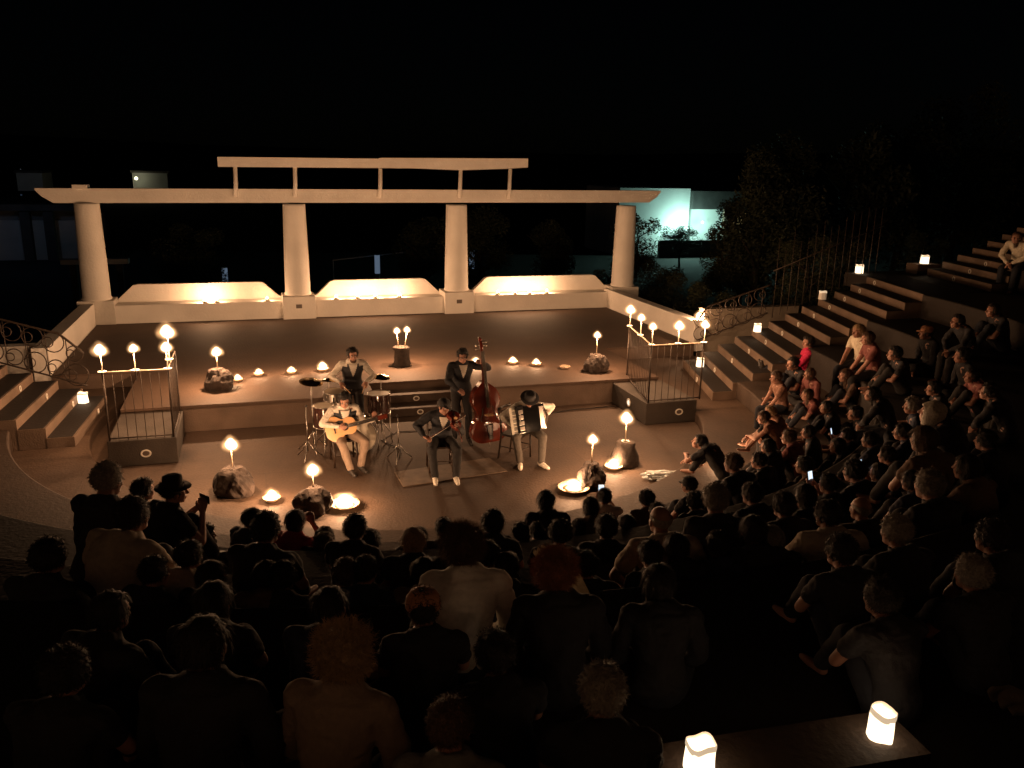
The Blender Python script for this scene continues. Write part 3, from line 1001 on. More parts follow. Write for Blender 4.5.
# gates: L-shaped iron railings on the plinths, with candle spikes
def gate(pts, lab, n_front, zr=1.55):
    root = empty('iron_railing', W(*pts[0], .43), 0, lab, 'railing', 'tall iron railings on the plinths')
    P = [Vector((p[0], p[1])) for p in pts]
    bm = bmesh.new()
    tube(bm, [W(p.x, p.y, zr) for p in P], .013, 6); rel(root, 'top_rail', bm, mat('pale_iron', (0.45, 0.35, 0.26), .5, .3), True)
    bm = bmesh.new(); tube(bm, [W(p.x, p.y, .47) for p in P], .012, 6); rel(root, 'bottom_rail', bm, IRON, True)
    for a, b in zip(P, P[1:]):
        L = (b - a).length; n = max(2, int(L / .125))
        for i in range(n + 1):
            q = a.lerp(b, i / n)
            big = i in (0, n)
            bm = bmesh.new(); tube(bm, [W(q.x, q.y, .431 if not big else .431), W(q.x, q.y, zr)], .0055 if not big else .017, 6)
            rel(root, 'post' if big else 'bar', bm, IRON, True)
    return root
gate([(-5.06, -1.56), (-4.12, -1.56), (-4.12, -.25)], 'tall iron railing with three candles on the left plinth', 3)
gate([(4.70, .26), (4.30, -1.56), (5.40, -1.56)], 'tall iron railing with five candles on the right plinth', 3)

# ------------------------------------------------------------------ candles, torches, lanterns
def flame_mesh(r=.085, h=.20, seed=0, flat=1.0):
    bm = bmesh.new()
    n = 26; m = 14
    rings = []
    for j in range(m + 1):
        t = j / m
        rr = r * (sin(PI * t ** .85)) ** .62 * (1.06 - .22 * t)
        if j in (0, m): rings.append([bm.verts.new((0, 0, (t - .5) * h))])
        else: rings.append([bm.verts.new((rr * cos(2 * PI * k / n) + .006 * sin(4 * t + seed), rr * sin(2 * PI * k / n) * 1.0, (t - .5) * h)) for k in range(n)])
    for a, b in zip(rings, rings[1:]):
        for i in range(n):
            k = (i + 1) % n
            if len(a) == 1: bm.faces.new((a[0], b[k], b[i]))
            elif len(b) == 1: bm.faces.new((a[i], a[k], b[0]))
            else: bm.faces.new((a[i], a[k], b[k], b[i]))
    for v in bm.verts:
        v.co += Vector((noise.noise(v.co * 14 + Vector((seed, 0, 0))), noise.noise(v.co * 14 + Vector((0, seed, 9))), 0)) * r * .07
    return fin(bm, 'flame', True)
FM = [flame_mesh(.185, .34, i) for i in range(3)]
for m_ in FM: m_.materials.append(FLAME)
FC = [flame_mesh(.10, .20, i + 5) for i in range(3)]
for m_ in FC: m_.materials.append(FLAMEC)
nl = [0]
PW = 4.1
def flame(parent, p, s=1.0, power=16.0, sx=None, rad=.03):
    """a painted bloom halo, its hot flame core and the light, at p in the parent's space"""
    i = nl[0] % 3; nl[0] += 1
    kk = 1 + .16 * sin(nl[0] * 2.3); s = s * kk; sx = None if sx is None else sx * kk; power = power * (1 + .25 * sin(nl[0] * 2.3))
    f = link('flame', FM[i], parent); f.location = p; f.scale = (s if sx is None else sx, s if sx is None else sx, s)  # this outer 'flame' is the painted bloom shell around the core
    c = link('flame_core', FC[i], f); c.location = (0, 0, -.01)
    l = bpy.data.lights.new('candle_light', 'POINT'); l.energy = power * PW; l.color = CANDLE; l.shadow_soft_size = rad
    lo = bpy.data.objects.new('candle_light', l); C.objects.link(lo); lo.parent = parent; lo.location = (p[0], p[1], p[2] + .03)
    return f
def torch(loc, h, lab, group='torches standing on rocks', s=1.0, power=16, lean=(0, 0), tray=True):
    t = empty('torch', loc, 0, lab, 'torch', group)
    bm = bmesh.new(); tube(bm, [(0, 0, 0), (lean[0] * .5, lean[1] * .5, h * .5), (lean[0], lean[1], h)], [.011, .009, .008], 8); obj('stick', bm, STICK, t, smooth=True)
    if tray:
        bm = bmesh.new(); lathe(bm, [(0, .001), (.05, .001), (.065, .015), (.06, .017), (.045, .008), (0, .008)], 20); obj('tray', bm, TRAYM, t, smooth=True)
    flame(t, (lean[0], lean[1], h + .06), s, power)
    return t
def rock(loc, r, h, seed, lab, stump=False, taper=False):
    bm = bmesh.new()
    if stump:
        lathe(bm, [(0, 0), (r * 1.1, 0), (r * (.95 if not taper else .98), h * .3), (r * (.92 if not taper else .72), h * .8), (r * (1 if not taper else .62), h * .96), (r * (.97 if not taper else .56), h), (0, h)], 20)
        for v in bm.verts:
            if v.co.xy.length > .01: v.co.x += noise.noise(v.co * 9 + Vector((seed, 0, 0))) * r * .25; v.co.y += noise.noise(v.co * 9 + Vector((0, seed, 0))) * r * .25
        v_ = 'stump'
    else:
        bmesh.ops.create_icosphere(bm, subdivisions=4, radius=1)
        for v in bm.verts:
            d = v.co.copy()
            k = 1 + .30 * noise.noise(d * 1.5 + Vector((seed, 0, 0))) + .10 * noise.noise(d * 4 + Vector((0, seed, 0))) + .03 * noise.noise(d * 11)
            z = d.z * k
            w = 1.0 - .28 * max(0, z)
            v.co = Vector((d.x * k * r * w, d.y * k * r * .85 * w, (min(z, .82) + .62) / 1.44 * h))
            if v.co.z < 0: v.co.z = 0
    o = obj('stump' if stump else 'rock', bm, BARK if stump else ROCKM, None, smooth=stump)
    o.location = loc
    tag(o, lab, 'tree stump' if stump else 'rock')
    return o
def F(u, v, z=0): return W(u, v, z)
TOR = [  # u, v, floor z, rock r, h, flame z, where
    (-3.50, .98, .5, .27, .42, 1.27, 'the stage edge, nearest the left railing', False),
    (4.16, .68, .5, .26, .38, 1.33, 'the stage edge, nearest the right railing', False),
    (-3.20, -3.18, 0, .29, .42, .80, 'the floor at far left, below the stage', False),
    (-2.12, -4.15, 0, .25, .38, .66, 'the floor between two bowls of fire', False),
    (2.03, -4.25, 0, .21, .40, .80, 'the floor beside the large fire bowl', False),
    (2.96, -3.45, 0, .23, .40, .82, 'the floor at right, nearest the right railing', True)]
for i, (u, v_, z, r, h, fz, wh, st) in enumerate(TOR):
    rock(F(u, v_, z), r, h, i * 3.1 + 1, ('rough stump' if st else 'dark rough rock') + ' carrying a torch on ' + wh, st, st)
    torch(F(u, v_, z + h * (.97 if not st else 1.0) - .012), fz - z - h - .05, 'flaming torch on the %s on %s' % ('stump' if st else 'rock', wh), power=30 if z > .1 else 10, s=.9)
rock(F(.22, 2.12, .5), .17, .42, 4.4, 'dark stump with twin torches at the back of the stage', True)
torch(F(.15, 2.12, .915), .31, 'left one of the twin torches on the stump at the back of the stage', 'twin torches at the back of the stage', .75, 26, (-.03, 0), False)
torch(F(.29, 2.12, .915), .33, 'right one of the twin torches on the stump at the back of the stage', 'twin torches at the back of the stage', .75, 26, (.05, 0), False)

def gate_candle(u, v, lab, fz=1.92, s=.85, z=1.555, power=8.5, big=False):
    t = empty('candle', W(u, v, z), 0, lab, 'candle', 'candles on the iron railings')
    bm = bmesh.new(); lathe(bm, [(0, 0), (.055, .0), (.065, .014), (.06, .016), (.045, .008), (0, .008)], 18); obj('drip_tray', bm, TRAYM, t, smooth=True)
    bm = bmesh.new(); tube(bm, [(0, 0, .005), (.004, 0, .1), (0, 0, fz - z - .09)], [.010, .008, .007], 8); obj('wax_stem', bm, WAX, t, smooth=True)
    bm = bmesh.new(); tube(bm, [(0, 0, -.16), (0, 0, -.001)], [.006, .016], 6); obj('spike', bm, IRON, t, smooth=True)
    flame(t, (0, 0, fz - z), s, power)
gate_candle(-5.06, -1.56, 'candle on the left railing, leftmost of its three in front')
gate_candle(-4.59, -1.56, 'candle on the left railing, middle of its three in front')
gate_candle(-4.12, -1.56, 'candle at the front corner of the left railing, below the tall double flame')
gate_candle(-4.12, -1.20, 'tallest double flame at the side of the left railing', 2.10, 1.1, 1.62, 15)
gate_candle(4.30, -1.56, 'candle at the front corner of the right railing')
gate_candle(4.85, -1.56, 'candle on the right railing, middle of its three in front')
gate_candle(5.40, -1.56, 'candle on the right railing, rightmost of its three in front')
gate_candle(4.50, -.66, 'candle on the side run of the right railing, second from the front corner')
gate_candle(4.70, .26, 'candle on the side run of the right railing, farthest from the front')

def bowl_fire(p, r, lab, s=.55, power=9, lit=True, sx=None, group='bowls of fire on the ground'):
    t = empty('fire_bowl', p, 0, lab, 'fire bowl', group)
    bm = bmesh.new(); lathe(bm, [(0, .003), (r * .55, .003), (r, .06), (r * .95, .065), (r * .55, .02), (0, .018)], 26); obj('dish', bm, BOWLM, t, smooth=True)
    bm = bmesh.new(); lathe(bm, [(0, .03), (r * .7, .03), (r * .72, .034), (0, .036)], 20); obj('wax_pool', bm, WAX, t, smooth=True)
    if lit: flame(t, (0, 0, .05 + .09 * s), s, power, sx, rad=.05)
    return t
BOW = [(-3.16, 1.50, .5, .10, .62, 7, 'small fire bowl on the stage edge beside the left rock'), (-2.76, 1.88, .5, .10, .62, 7, 'second small fire bowl from the left rock on the stage edge'),
       (-2.11, 1.92, .5, .10, .55, 7, 'small fire bowl on the stage edge, halfway between rock and drummer'), (-1.47, 2.0, .5, .12, .95, 12, 'brighter fire bowl on the stage just behind the left cymbal'),
       (1.78, 1.75, .5, .12, .8, 12, 'fire bowl on the stage hidden behind the double bass'), (2.63, 1.76, .5, .11, .62, 8, 'fire bowl on the stage to the right of the double bass'),
       (3.08, 1.47, .5, .11, .7, 8, 'fire bowl on the stage above the accordion player')]
for u, v_, z, r, s, pw, lab in BOW: bowl_fire(W(u, v_, z), r, lab, s, pw * .4, sx=s * 1.15)
bowl_fire(W(3.60, 1.07, .5), .12, 'unlit shallow dish on the stage edge left of the right rock', lit=False)
bowl_fire(W(-2.68, -3.60, .0), .13, 'small fire bowl on the floor between the two left rocks', .7, 5, sx=.75)
bowl_fire(W(-1.69, -4.08, .0), .22, 'broad bright fire bowl on the floor right of the left rocks', .9, 12, sx=1.45)
bowl_fire(W(1.72, -4.32, .0), .25, 'broad fire bowl with rim on the floor near the front spectators', .8, 11, sx=1.35)
bowl_fire(W(2.69, -3.62, .0), .15, 'small fire bowl on the floor between the two right rocks', .7, 6, sx=.85)
bowl_fire(W(4.22, -4.35, .2), .10, 'small light on the floor beside the man leaning forward', .6, 5)

def ledge_candle(u, lab, s=.5, power=15, z=.988, v=8.37):
    t = empty('ledge_candle', W(u, v, z), 0, lab, 'candle', 'candles on the bench ledge')
    bm = bmesh.new(); lathe(bm, [(0, 0), (.05, 0), (.055, .06), (.045, .062), (0, .055)], 16); obj('cup', bm, WAX, t, smooth=True)
    flame(t, (0, 0, .10), s, power)
for u, pw, s, lab in ((-4.02, 15, .6, 'candle on the left bench just left of its middle'), (-3.75, 6, .45, 'candle near the middle of the left bench'),
                   (-2.42, 7, .5, 'candle at the right end of the left bench'),
                   (-.55, 6, .45, 'candle at the left end of the middle bench'), (.05, 9, .5, 'candle on the middle bench, left of its centre'), (.55, 13, .6, 'candle at the centre of the middle bench'), (1.25, 9, .5, 'candle on the middle bench, right of its centre'),
                   (4.2, 6, .5, 'candle at the left end of the right bench'), (4.75, 11, .55, 'candle on the right bench, second from its left end'), (5.2, 8, .5, 'candle on the right bench, third from its left end'),
                   (5.75, 11, .6, 'candle near the centre of the right bench')):
    ledge_candle(u, lab, s * .8, pw * .5)
t = empty('candle', W(7.88, 2.95, 1.06), 0, 'candle standing on the end of the right side wall', 'candle')
bm = bmesh.new(); lathe(bm, [(0, 0), (.12, 0), (.13, .03), (.12, .035), (0, .02)], 20); obj('drip_tray', bm, TRAYM, t, smooth=True)
flame(t, (0, 0, .14), .95, 10)

# paper bag lanterns
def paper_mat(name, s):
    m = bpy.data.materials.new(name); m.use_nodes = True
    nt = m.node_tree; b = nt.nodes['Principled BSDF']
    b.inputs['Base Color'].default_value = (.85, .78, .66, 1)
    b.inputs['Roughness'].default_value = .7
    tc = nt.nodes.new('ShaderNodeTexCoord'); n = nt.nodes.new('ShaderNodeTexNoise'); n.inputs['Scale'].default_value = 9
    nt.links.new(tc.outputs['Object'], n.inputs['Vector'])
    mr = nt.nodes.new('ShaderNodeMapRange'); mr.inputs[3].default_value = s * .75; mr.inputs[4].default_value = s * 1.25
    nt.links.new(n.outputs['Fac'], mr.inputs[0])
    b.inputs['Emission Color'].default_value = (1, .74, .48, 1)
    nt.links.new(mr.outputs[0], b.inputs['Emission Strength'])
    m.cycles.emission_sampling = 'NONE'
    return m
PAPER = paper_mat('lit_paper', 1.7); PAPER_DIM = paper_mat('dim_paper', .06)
PAPER_RIM = paper_mat('paper_rim', .42)
def lantern(p, lab, w=.075, h=.17, lit=True, rz=0.0, power=.3, tilt=(0, 0)):
    t = empty('paper_lantern', p, rz, lab, 'lantern', 'paper bag lanterns')
    t.rotation_euler = (tilt[0], tilt[1], rz)
    bm = bmesh.new(); n = 28; rings = []
    for j in range(9):
        q = j / 8; ring = []
        for k in range(n):
            a = 2 * PI * k / n
            sq = 1 / max(abs(cos(a)), abs(sin(a))) ** .45
            rr = w * (1 - .06 * q) * sq * (1 + .035 * sin(5 * a + 2 * q) + .03 * sin(3 * a + 4 * q))
            zz = q * h + (.008 * sin(3 * a + rz) if j == 8 else 0)
            ring.append(bm.verts.new((rr * cos(a), rr * sin(a) * .85, zz)))
        rings.append(ring)
    for a, b in zip(rings, rings[1:]):
        for k in range(n): bm.faces.new((a[k], a[(k + 1) % n], b[(k + 1) % n], b[k]))
    bm.faces.new(rings[0][::-1])
    obj('bag', bm, PAPER if lit else PAPER_DIM, t, smooth=True)
    bm = bmesh.new()
    rr_ = []
    for (ro, z) in ((1.045, h * .86), (1.06, h * .93), (1.05, h + .008), (1.0, h + .012), (.985, h * .9)):
        rr_.append([bm.verts.new((w * .945 * ro / max(abs(cos(2 * PI * k / n)), abs(sin(2 * PI * k / n))) ** .45 * cos(2 * PI * k / n), .85 * w * .945 * ro / max(abs(cos(2 * PI * k / n)), abs(sin(2 * PI * k / n))) ** .45 * sin(2 * PI * k / n), z + .008 * sin(6 * PI * k / n + rz))) for k in range(n)])
    for a, b in zip(rr_, rr_[1:]):
        for k in range(n): bm.faces.new((a[k], a[(k + 1) % n], b[(k + 1) % n], b[k]))
    obj('folded_rim', bm, PAPER_RIM, t, smooth=True)
    if lit:
        l = bpy.data.lights.new('candle_light', 'POINT'); l.energy = power; l.color = CANDLE; l.shadow_soft_size = .08
        lo = bpy.data.objects.new('candle_light', l); C.objects.link(lo); lo.parent = t; lo.location = (0, 0, h + .06)
    return t
def zR(i): return .202 + .17 * i
lantern(W(6.9, 1.05, .381), 'lit paper lantern on the lowest right-hand step, behind the right railing', lit=True, w=.085, h=.19)
lantern(W(8.55, 1.38, 1.061), 'lit paper lantern on a step above the right railing, at the stair\'s outer end', w=.085, h=.18)
lantern(W(10.44, 1.60, 1.741), 'unlit paper lantern halfway up the right-hand stairs', lit=False, w=.09, h=.19)
lantern(W(12.13, 2.45, 2.239), 'lit paper lantern on the landing at the top of the right-hand stairs', w=.1, h=.2)
bm = bmesh.new(); uvbox(bm, 13.5, 14.25, 1.95, 2.35, 1.9, 2.49, .01)
tag(obj('stair_block', bm, RISERM), 'low stone block under the farthest lit lantern', 'wall')
lantern(W(13.85, 2.12, 2.494), 'farthest lit paper lantern, on a block beside the upper stairs', w=.1, h=.2)
lantern(W(16.0, -.2, 3.44), 'unlit paper lantern on the upper right stairs near the frame edge', lit=False, w=.1, h=.2)
lantern(W(-5.87, 1.05, .381), 'lit paper lantern on the lowest left-hand step, behind the left railing', w=.085, h=.18)
bm = bmesh.new()
ka = Vector((.35, 2.82)); kb = Vector((1.80, 3.17)); kd = (kb - ka).normalized(); kn = Vector((-kd.y, kd.x))
prism(bm, [ka - kn * .14, kb - kn * .14, kb + kn * .16, ka + kn * .16], 2.2, 2.386)
tag(obj('kerb_wall', bm, STEPM), 'low stone kerb in the foreground carrying the two large lanterns', 'wall')
lantern((.81, 2.92, 2.39), 'large lit paper lantern in the foreground, nearest the bottom edge', w=.062, h=.112, rz=.5, power=.22)
lantern((1.65, 3.135, 2.39), 'large lit paper lantern in the right foreground, the righter of the front two', w=.064, h=.115, rz=1.2, power=.22, tilt=(.05, .14))
lantern((-.75, -.3, 3.302), 'unseen paper lantern added on the top seat row to light the audience from behind', w=.07, h=.155, power=6.5)  # out of view, added to light the spectators' backs
# ------------------------------------------------------------------ furniture and instruments
WOODD = mat('dark_wood', (0.035, 0.02, 0.012), .45, noise_s=12, noise_a=.4)
def chair(p, rz, lab, seat=.45):
    t = empty('chair', p, rz, lab, 'chair')
    bm = bmesh.new(); box(bm, -.2, .2, -.2, .2, seat - .035, seat, .012); obj('seat', bm, WOODD, t)
    for x in (-.18, .18):
        bm = bmesh.new(); cyl(bm, (x * 1.02, .18, 0), (x, .17, seat - .03), .016, .018, 8); obj('leg', bm, WOODD, t, smooth=True)
        bm = bmesh.new(); tube(bm, [(x * 1.05, -.23, 0), (x, -.18, seat - .02), (x, -.20, seat + .2), (x, -.25, seat + .43)], .017, 8); obj('leg', bm, WOODD, t, smooth=True)
    for z in (.40, .16):
        bm = bmesh.new(); pts = [(x, -.20 - (z / .43) * .045 - .03 * (1 - (x / .18) ** 2), seat + z) for x in (-.18, -.09, 0, .09, .18)]
        tube(bm, pts, .022 if z > .3 else .014, 8); obj('back_rail', bm, WOODD, t, smooth=True)
    for a, b in (((-.18, .17, .2), (.18, .17, .2)), ((-.18, -.2, .22), (-.18, .17, .22)), ((.18, -.2, .22), (.18, .17, .22))):
        bm = bmesh.new(); cyl(bm, a, b, .009, n=8); obj('stretcher', bm, WOODD, t, smooth=True)
    return t

def outline(half):
    """mirror a list of (x>0, y) points into a closed smooth outline"""
    pts = half + [(-x, y) for x, y in reversed(half)]
    out = []
    n = len(pts)
    for i in range(n):
        p0, p1, p2, p3 = [Vector(pts[(i + k) % n]) for k in (-1, 0, 1, 2)]
        for s in range(5):
            t = s / 5
            q = 0.5 * ((2 * p1) + (-p0 + p2) * t + (2 * p0 - 5 * p1 + 4 * p2 - p3) * t * t + (-p0 + 3 * p1 - 3 * p2 + p3) * t ** 3)
            out.append((q.x, q.y))
    return out
def slab(bm, pts, z0, z1, dome=0.0, c=None):
    """body plate: outline in xy, thickness in z, slightly domed by an inset ring"""
    n = len(pts)
    if c is None: c = (0, sum(p[1] for p in pts) / n)
    def ring(f, z): return [bm.verts.new((c[0] + (p[0] - c[0]) * f, c[1] + (p[1] - c[1]) * f, z)) for p in pts]
    rs = [ring(.6, z0 - dome), ring(.93, z0 - dome * .45), ring(1.0, z0), ring(1.0, z1), ring(.93, z1 + dome * .45), ring(.6, z1 + dome)]
    for a, b in zip(rs, rs[1:]):
        for i in range(n): bm.faces.new((a[i], a[(i + 1) % n], b[(i + 1) % n], b[i]))
    bm.faces.new(rs[0][::-1]); bm.faces.new(rs[-1])
SPRUCE = mat('spruce', (0.72, 0.42, 0.20), .3, noise_s=5, noise_a=.12, coat=.4)
MAPLE_RED = mat('red_varnish', (0.12, 0.018, 0.008), .25, noise_s=4, noise_a=.35, coat=.6)
EBONY = mat('ebony', (0.02, 0.015, 0.012), .35)
STRINGM = mat('steel_string', (0.7, 0.66, 0.6), .25, 1.0)
CHROME = mat('chrome', (0.38, 0.35, 0.32), .32, 1.0)
IVORY = mat('ivory_keys', (0.78, 0.73, 0.63), .3)
def frame_of(origin, xa, ya):
    """matrix with given local x (approx) and local y axes"""
    y = Vector(ya).normalized(); x = Vector(xa); x = (x - y * x.dot(y)).normalized(); z = x.cross(y)
    M = Matrix((x, y, z)).transposed().to_4x4(); M.translation = Vector(origin)
    return M
def guitar(M):
    t = empty('acoustic_guitar', (0, 0, 0), 0, 'pale acoustic guitar held by the seated guitarist', 'guitar'); t.matrix_world = M
    half = [(.0, -.25), (.11, -.24), (.19, -.16), (.19, -.06), (.125, .04), (.14, .14), (.10, .215), (.03, .235)]
    o = outline(half)
    bm = bmesh.new(); slab(bm, o, -.05, .045, .006); obj('body', bm, SPRUCE, t)
    bm = bmesh.new(); lathe(bm, [(0, .0525), (.050, .0525), (.052, .054), (.060, .0545), (.062, .0515)], 28, (0, .06, 0)); obj('sound_hole', bm, EBONY, t)
    bm = bmesh.new(); prism(bm, [(-.035, .03), (-.10, .05), (-.12, -.02), (-.09, -.09), (-.05, -.06)], .0515, .0535); obj('pickguard', bm, EBONY, t)
    bm = bmesh.new(); box(bm, -.027, .027, .12, .58, .050, .066, .004); obj('neck', bm, EBONY, t)
    bm = bmesh.new(); box(bm, -.036, .036, .58, .74, .040, .058, .006); hs = obj('headstock', bm, MAPLE_RED, t)
    for i in range(3):
        for s in (1, -1):
            bm = bmesh.new(); cyl(bm, (s * .036, .61 + .045 * i, .048), (s * .058, .61 + .045 * i, .048), .006, .010, 8); obj('tuning_peg', bm, CHROME, hs, smooth=True)
    bm = bmesh.new(); box(bm, -.07, .07, -.12, -.095, .052, .062, .003); obj('bridge', bm, EBONY, t)
    for i in range(6):
        x = (i - 2.5) * .008; bm = bmesh.new(); cyl(bm, (x, -.1, .066), (x * .8, .59, .070), .0008, n=5); obj('string', bm, STRINGM, t)
    return t
def fiddle(M, L, lab, name, cat, endpin=0.0, scroll_mat=None):
    """violin family; L = body length"""
    k = L / 1.12
    t = empty(name, (0, 0, 0), 0, lab, cat); t.matrix_world = M
    half = [(0, -.56), (.18, -.555), (.31, -.47), (.335, -.34), (.27, -.18), (.20, -.10), (.195, .0), (.235, .10), (.26, .22), (.215, .38), (.10, .50), (.03, .56)]
    o = outline([(x * k, y * k) for x, y in half])
    bm = bmesh.new(); slab(bm, o, -.10 * k, .08 * k, .035 * k); obj('body', bm, MAPLE_RED, t, smooth=False)
    for s in (1, -1):
        bm = bmesh.new(); tube(bm, [(s * x * k, y * k, .117 * k) for x, y in ((.08, .10), (.105, .085), (.10, .04), (.12, -.03), (.15, -.10), (.145, -.15), (.12, -.15))], .007 * k, 6); obj('sound_slot', bm, EBONY, t, smooth=True)
    bm = bmesh.new(); prism(bm, [(-.035 * k, -.50 * k), (.035 * k, -.50 * k), (.055 * k, -.22 * k), (-.055 * k, -.22 * k)], .12 * k, .145 * k); obj('tailpiece', bm, EBONY, t)
    bm = bmesh.new(); prism(bm, [(-.08 * k, 0), (.08 * k, 0), (.05 * k, .15 * k), (-.05 * k, .14 * k)], -.008, .008, Matrix.Translation((0, -.03 * k, .105 * k)) @ Matrix.Rotation(PI / 2, 4, 'X')); obj('bridge', bm, SPRUCE, t)
    bm = bmesh.new(); box(bm, -.032 * k, .032 * k, .10 * k, 1.12 * k, .14 * k, .165 * k, .006 * k)
    obj('fingerboard', bm, EBONY, t)
    bm = bmesh.new(); tube(bm, [(0, .5 * k, .08 * k), (0, .9 * k, .115 * k), (0, 1.15 * k, .115 * k), (0, 1.30 * k, .10 * k)], [.045 * k, .032 * k, .032 * k, .026 * k], 10); nk = obj('neck', bm, MAPLE_RED, t, smooth=True)
    bm = bmesh.new(); tube(bm, [(0, (1.30 + .06 * (1 - a * .14) * sin(a)) * k, (.06 + .05 * (1 - a * .14) * cos(a)) * k) for a in [i * .5 for i in range(13)]], [.028 * k * (1 - i * .04) for i in range(13)], 8); obj('scroll', bm, MAPLE_RED, nk, smooth=True)
    for i in range(4):
        s = 1 if i % 2 else -1
        bm = bmesh.new(); y = (1.16 + .035 * i) * k; cyl(bm, (0, y, .10 * k), (s * .075 * k, y, .10 * k), .008 * k, .006 * k, 8); ball(bm, (s * .095 * k, y, .10 * k), (.024 * k, .018 * k, .006 * k), 2); obj('tuning_peg', bm, CHROME if k > .5 else EBONY, nk, smooth=True)
        x = (i - 1.5) * .016 * k
        bm = bmesh.new(); tube(bm, [(x * 1.4, -.23 * k, .14 * k), (x * 1.6, -.03 * k, .25 * k), (x * .8, 1.14 * k, .172 * k)], .0016 * max(k, .5), 5); obj('string', bm, STRINGM, t)
    if endpin:
        bm = bmesh.new(); cyl(bm, (0, -.56 * k, 0), (0, -.56 * k - endpin, 0), .006, .004, 8); obj('endpin', bm, CHROME, t, smooth=True)
    return t
def accordion(M):
    t = empty('accordion', (0, 0, 0), 0, 'black and white piano accordion played by the man in white shoes', 'accordion'); t.matrix_world = M
    BLK = mat('accordion_lacquer', (0.015, 0.015, 0.016), .15, coat=.7)
    bm = bmesh.new(); box(bm, .08, .19, -.19, .21, -.10, .10, .012); obj('treble_case', bm, BLK, t)
    bm = bmesh.new(); box(bm, -.23, -.13, -.18, .19, -.10, .10, .012); obj('bass_case', bm, BLK, t)
    # bellows: pleated box
    bm = bmesh.new(); n = 15; rings = []
    for i in range(n * 2 + 1):
        x = -.13 + .21 * i / (n * 2); q = .088 if i % 2 else .099
        hh = .185 if i % 2 else .195
        rings.append([bm.verts.new(c) for c in ((x, -hh, -q), (x, hh, -q), (x, hh, q), (x, -hh, q))])
    for a, b in zip(rings, rings[1:]):
        for k in range(4): bm.faces.new((a[k], a[(k + 1) % 4], b[(k + 1) % 4], b[k]))
    bm.faces.new(rings[0][::-1]); bm.faces.new(rings[-1])
    obj('bellows', bm, BLK, t)
    bm = bmesh.new()
    for y in (-.12, -.04, .04, .12): box(bm, .095, .165, y - .03, y + .03, .1015, .108, .004)
    obj('grille', bm, CHROME, t)
    bm = bmesh.new(); box(bm, -.215, -.145, -.15, .16, .1015, .106, .004); obj('bass_grille', bm, CHROME, t)
    bm = bmesh.new(); box(bm, .19, .27, -.20, .20, -.02, .062, .004); obj('keybed', bm, BLK, t)
    for i in range(24):
        y = -.19 + i * .0162; bm = bmesh.new(); box(bm, .193, .285, y, y + .0150, .064, .074, .002); obj('white_key', bm, IVORY, t)
    for i in range(24):
        if i % 7 in (2, 6): continue
        y = -.19 + i * .0162 + .011; bm = bmesh.new(); box(bm, .193, .245, y, y + .008, .0745, .083, .002); obj('black_key', bm, EBONY, t)
    bm = bmesh.new(); box(bm, -.2355, -.232, -.16, .17, -.08, .08, .001); obj('bass_plate', bm, IVORY, t)
    bm = bmesh.new(); tube(bm, [(-.24, .15, .0), (-.29, .0, .02), (-.24, -.15, .0)], [.012, .018, .012], 8); obj('hand_strap', bm, WOODD, t, smooth=True)
    return t
def drum(p, r, h, lab, tilt=0.0, legs=.0, shell=None, name='drum', axis=None):
    t = empty(name, p, 0, lab, 'drum')
    t.rotation_euler = (tilt, 0, .3)
    if axis == 'front': t.rotation_euler = (PI / 2, 0, .15)
    bm = bmesh.new(); lathe(bm, [(r, 0), (r, h)], 36); obj('shell', bm, shell or mat('drum_shell', (0.05, 0.02, 0.015), .2, noise_s=6, noise_a=.4, coat=.7), t, smooth=True)
    bm = bmesh.new(); lathe(bm, [(0, h + .002), (r * .96, h + .002), (r, h - .004)], 36); obj('drumhead', bm, mat('drum_skin', (0.62, 0.55, 0.44), .5), t)
    bm = bmesh.new(); lathe(bm, [(0, -.002), (r, -.001)], 36); obj('drumhead', bm, mat('drum_skin', (0.62, 0.55, 0.44), .5), t)
    for z in (h, 0):
        bm = bmesh.new(); tube(bm, [((r + .006) * cos(a), (r + .006) * sin(a), z) for a in [2 * PI * i / 32 for i in range(32)]], .008, 6, closed=True); obj('hoop', bm, CHROME, t, smooth=True)
    for i in range(8):
        a = 2 * PI * i / 8; bm = bmesh.new(); cyl(bm, ((r + .012) * cos(a), (r + .012) * sin(a), h * .25), ((r + .012) * cos(a), (r + .012) * sin(a), h * .75), .006, n=6); obj('lug', bm, CHROME, t, smooth=True)
    if legs:
        for i in range(3):
            a = 2 * PI * i / 3 + .3; bm = bmesh.new(); tube(bm, [((r + .01) * cos(a), (r + .01) * sin(a), h * .6), ((r + .02) * cos(a), (r + .02) * sin(a), -legs + .1), ((r + .06) * cos(a), (r + .06) * sin(a), -legs)], .009, 6); obj('leg', bm, CHROME, t, smooth=True)
    return t
def tripod(t, h, spread=.28, foot=.25):
    bm = bmesh.new(); cyl(bm, (0, 0, .12), (0, 0, h), .011, .008, 8); obj('pole', bm, CHROME, t, smooth=True)
    for i in range(3):
        a = 2 * PI * i / 3 + .5
        bm = bmesh.new(); tube(bm, [(0, 0, foot + .1), (spread * .5 * cos(a), spread * .5 * sin(a), foot * .6), (spread * cos(a), spread * sin(a), .01)], .009, 6); obj('leg', bm, CHROME, t, smooth=True)
def cymbal(p, h, r, lab, tilt=.15):
    t = empty('cymbal_stand', p, .4, lab, 'cymbal'); tripod(t, h)
    bm = bmesh.new(); lathe(bm, [(.006, .035), (.03, .03), (.05, .012), (r * .6, .004), (r, -.012), (r, -.0135), (r * .6, .001), (.05, .009), (.006, .03)], 40)
    o = obj('cymbal', bm, mat('brass', (0.75, 0.5, 0.22), .22, 1.0), t, smooth=True); o.location = (0, 0, h); o.rotation_euler = (tilt, .1, 0)
    return t

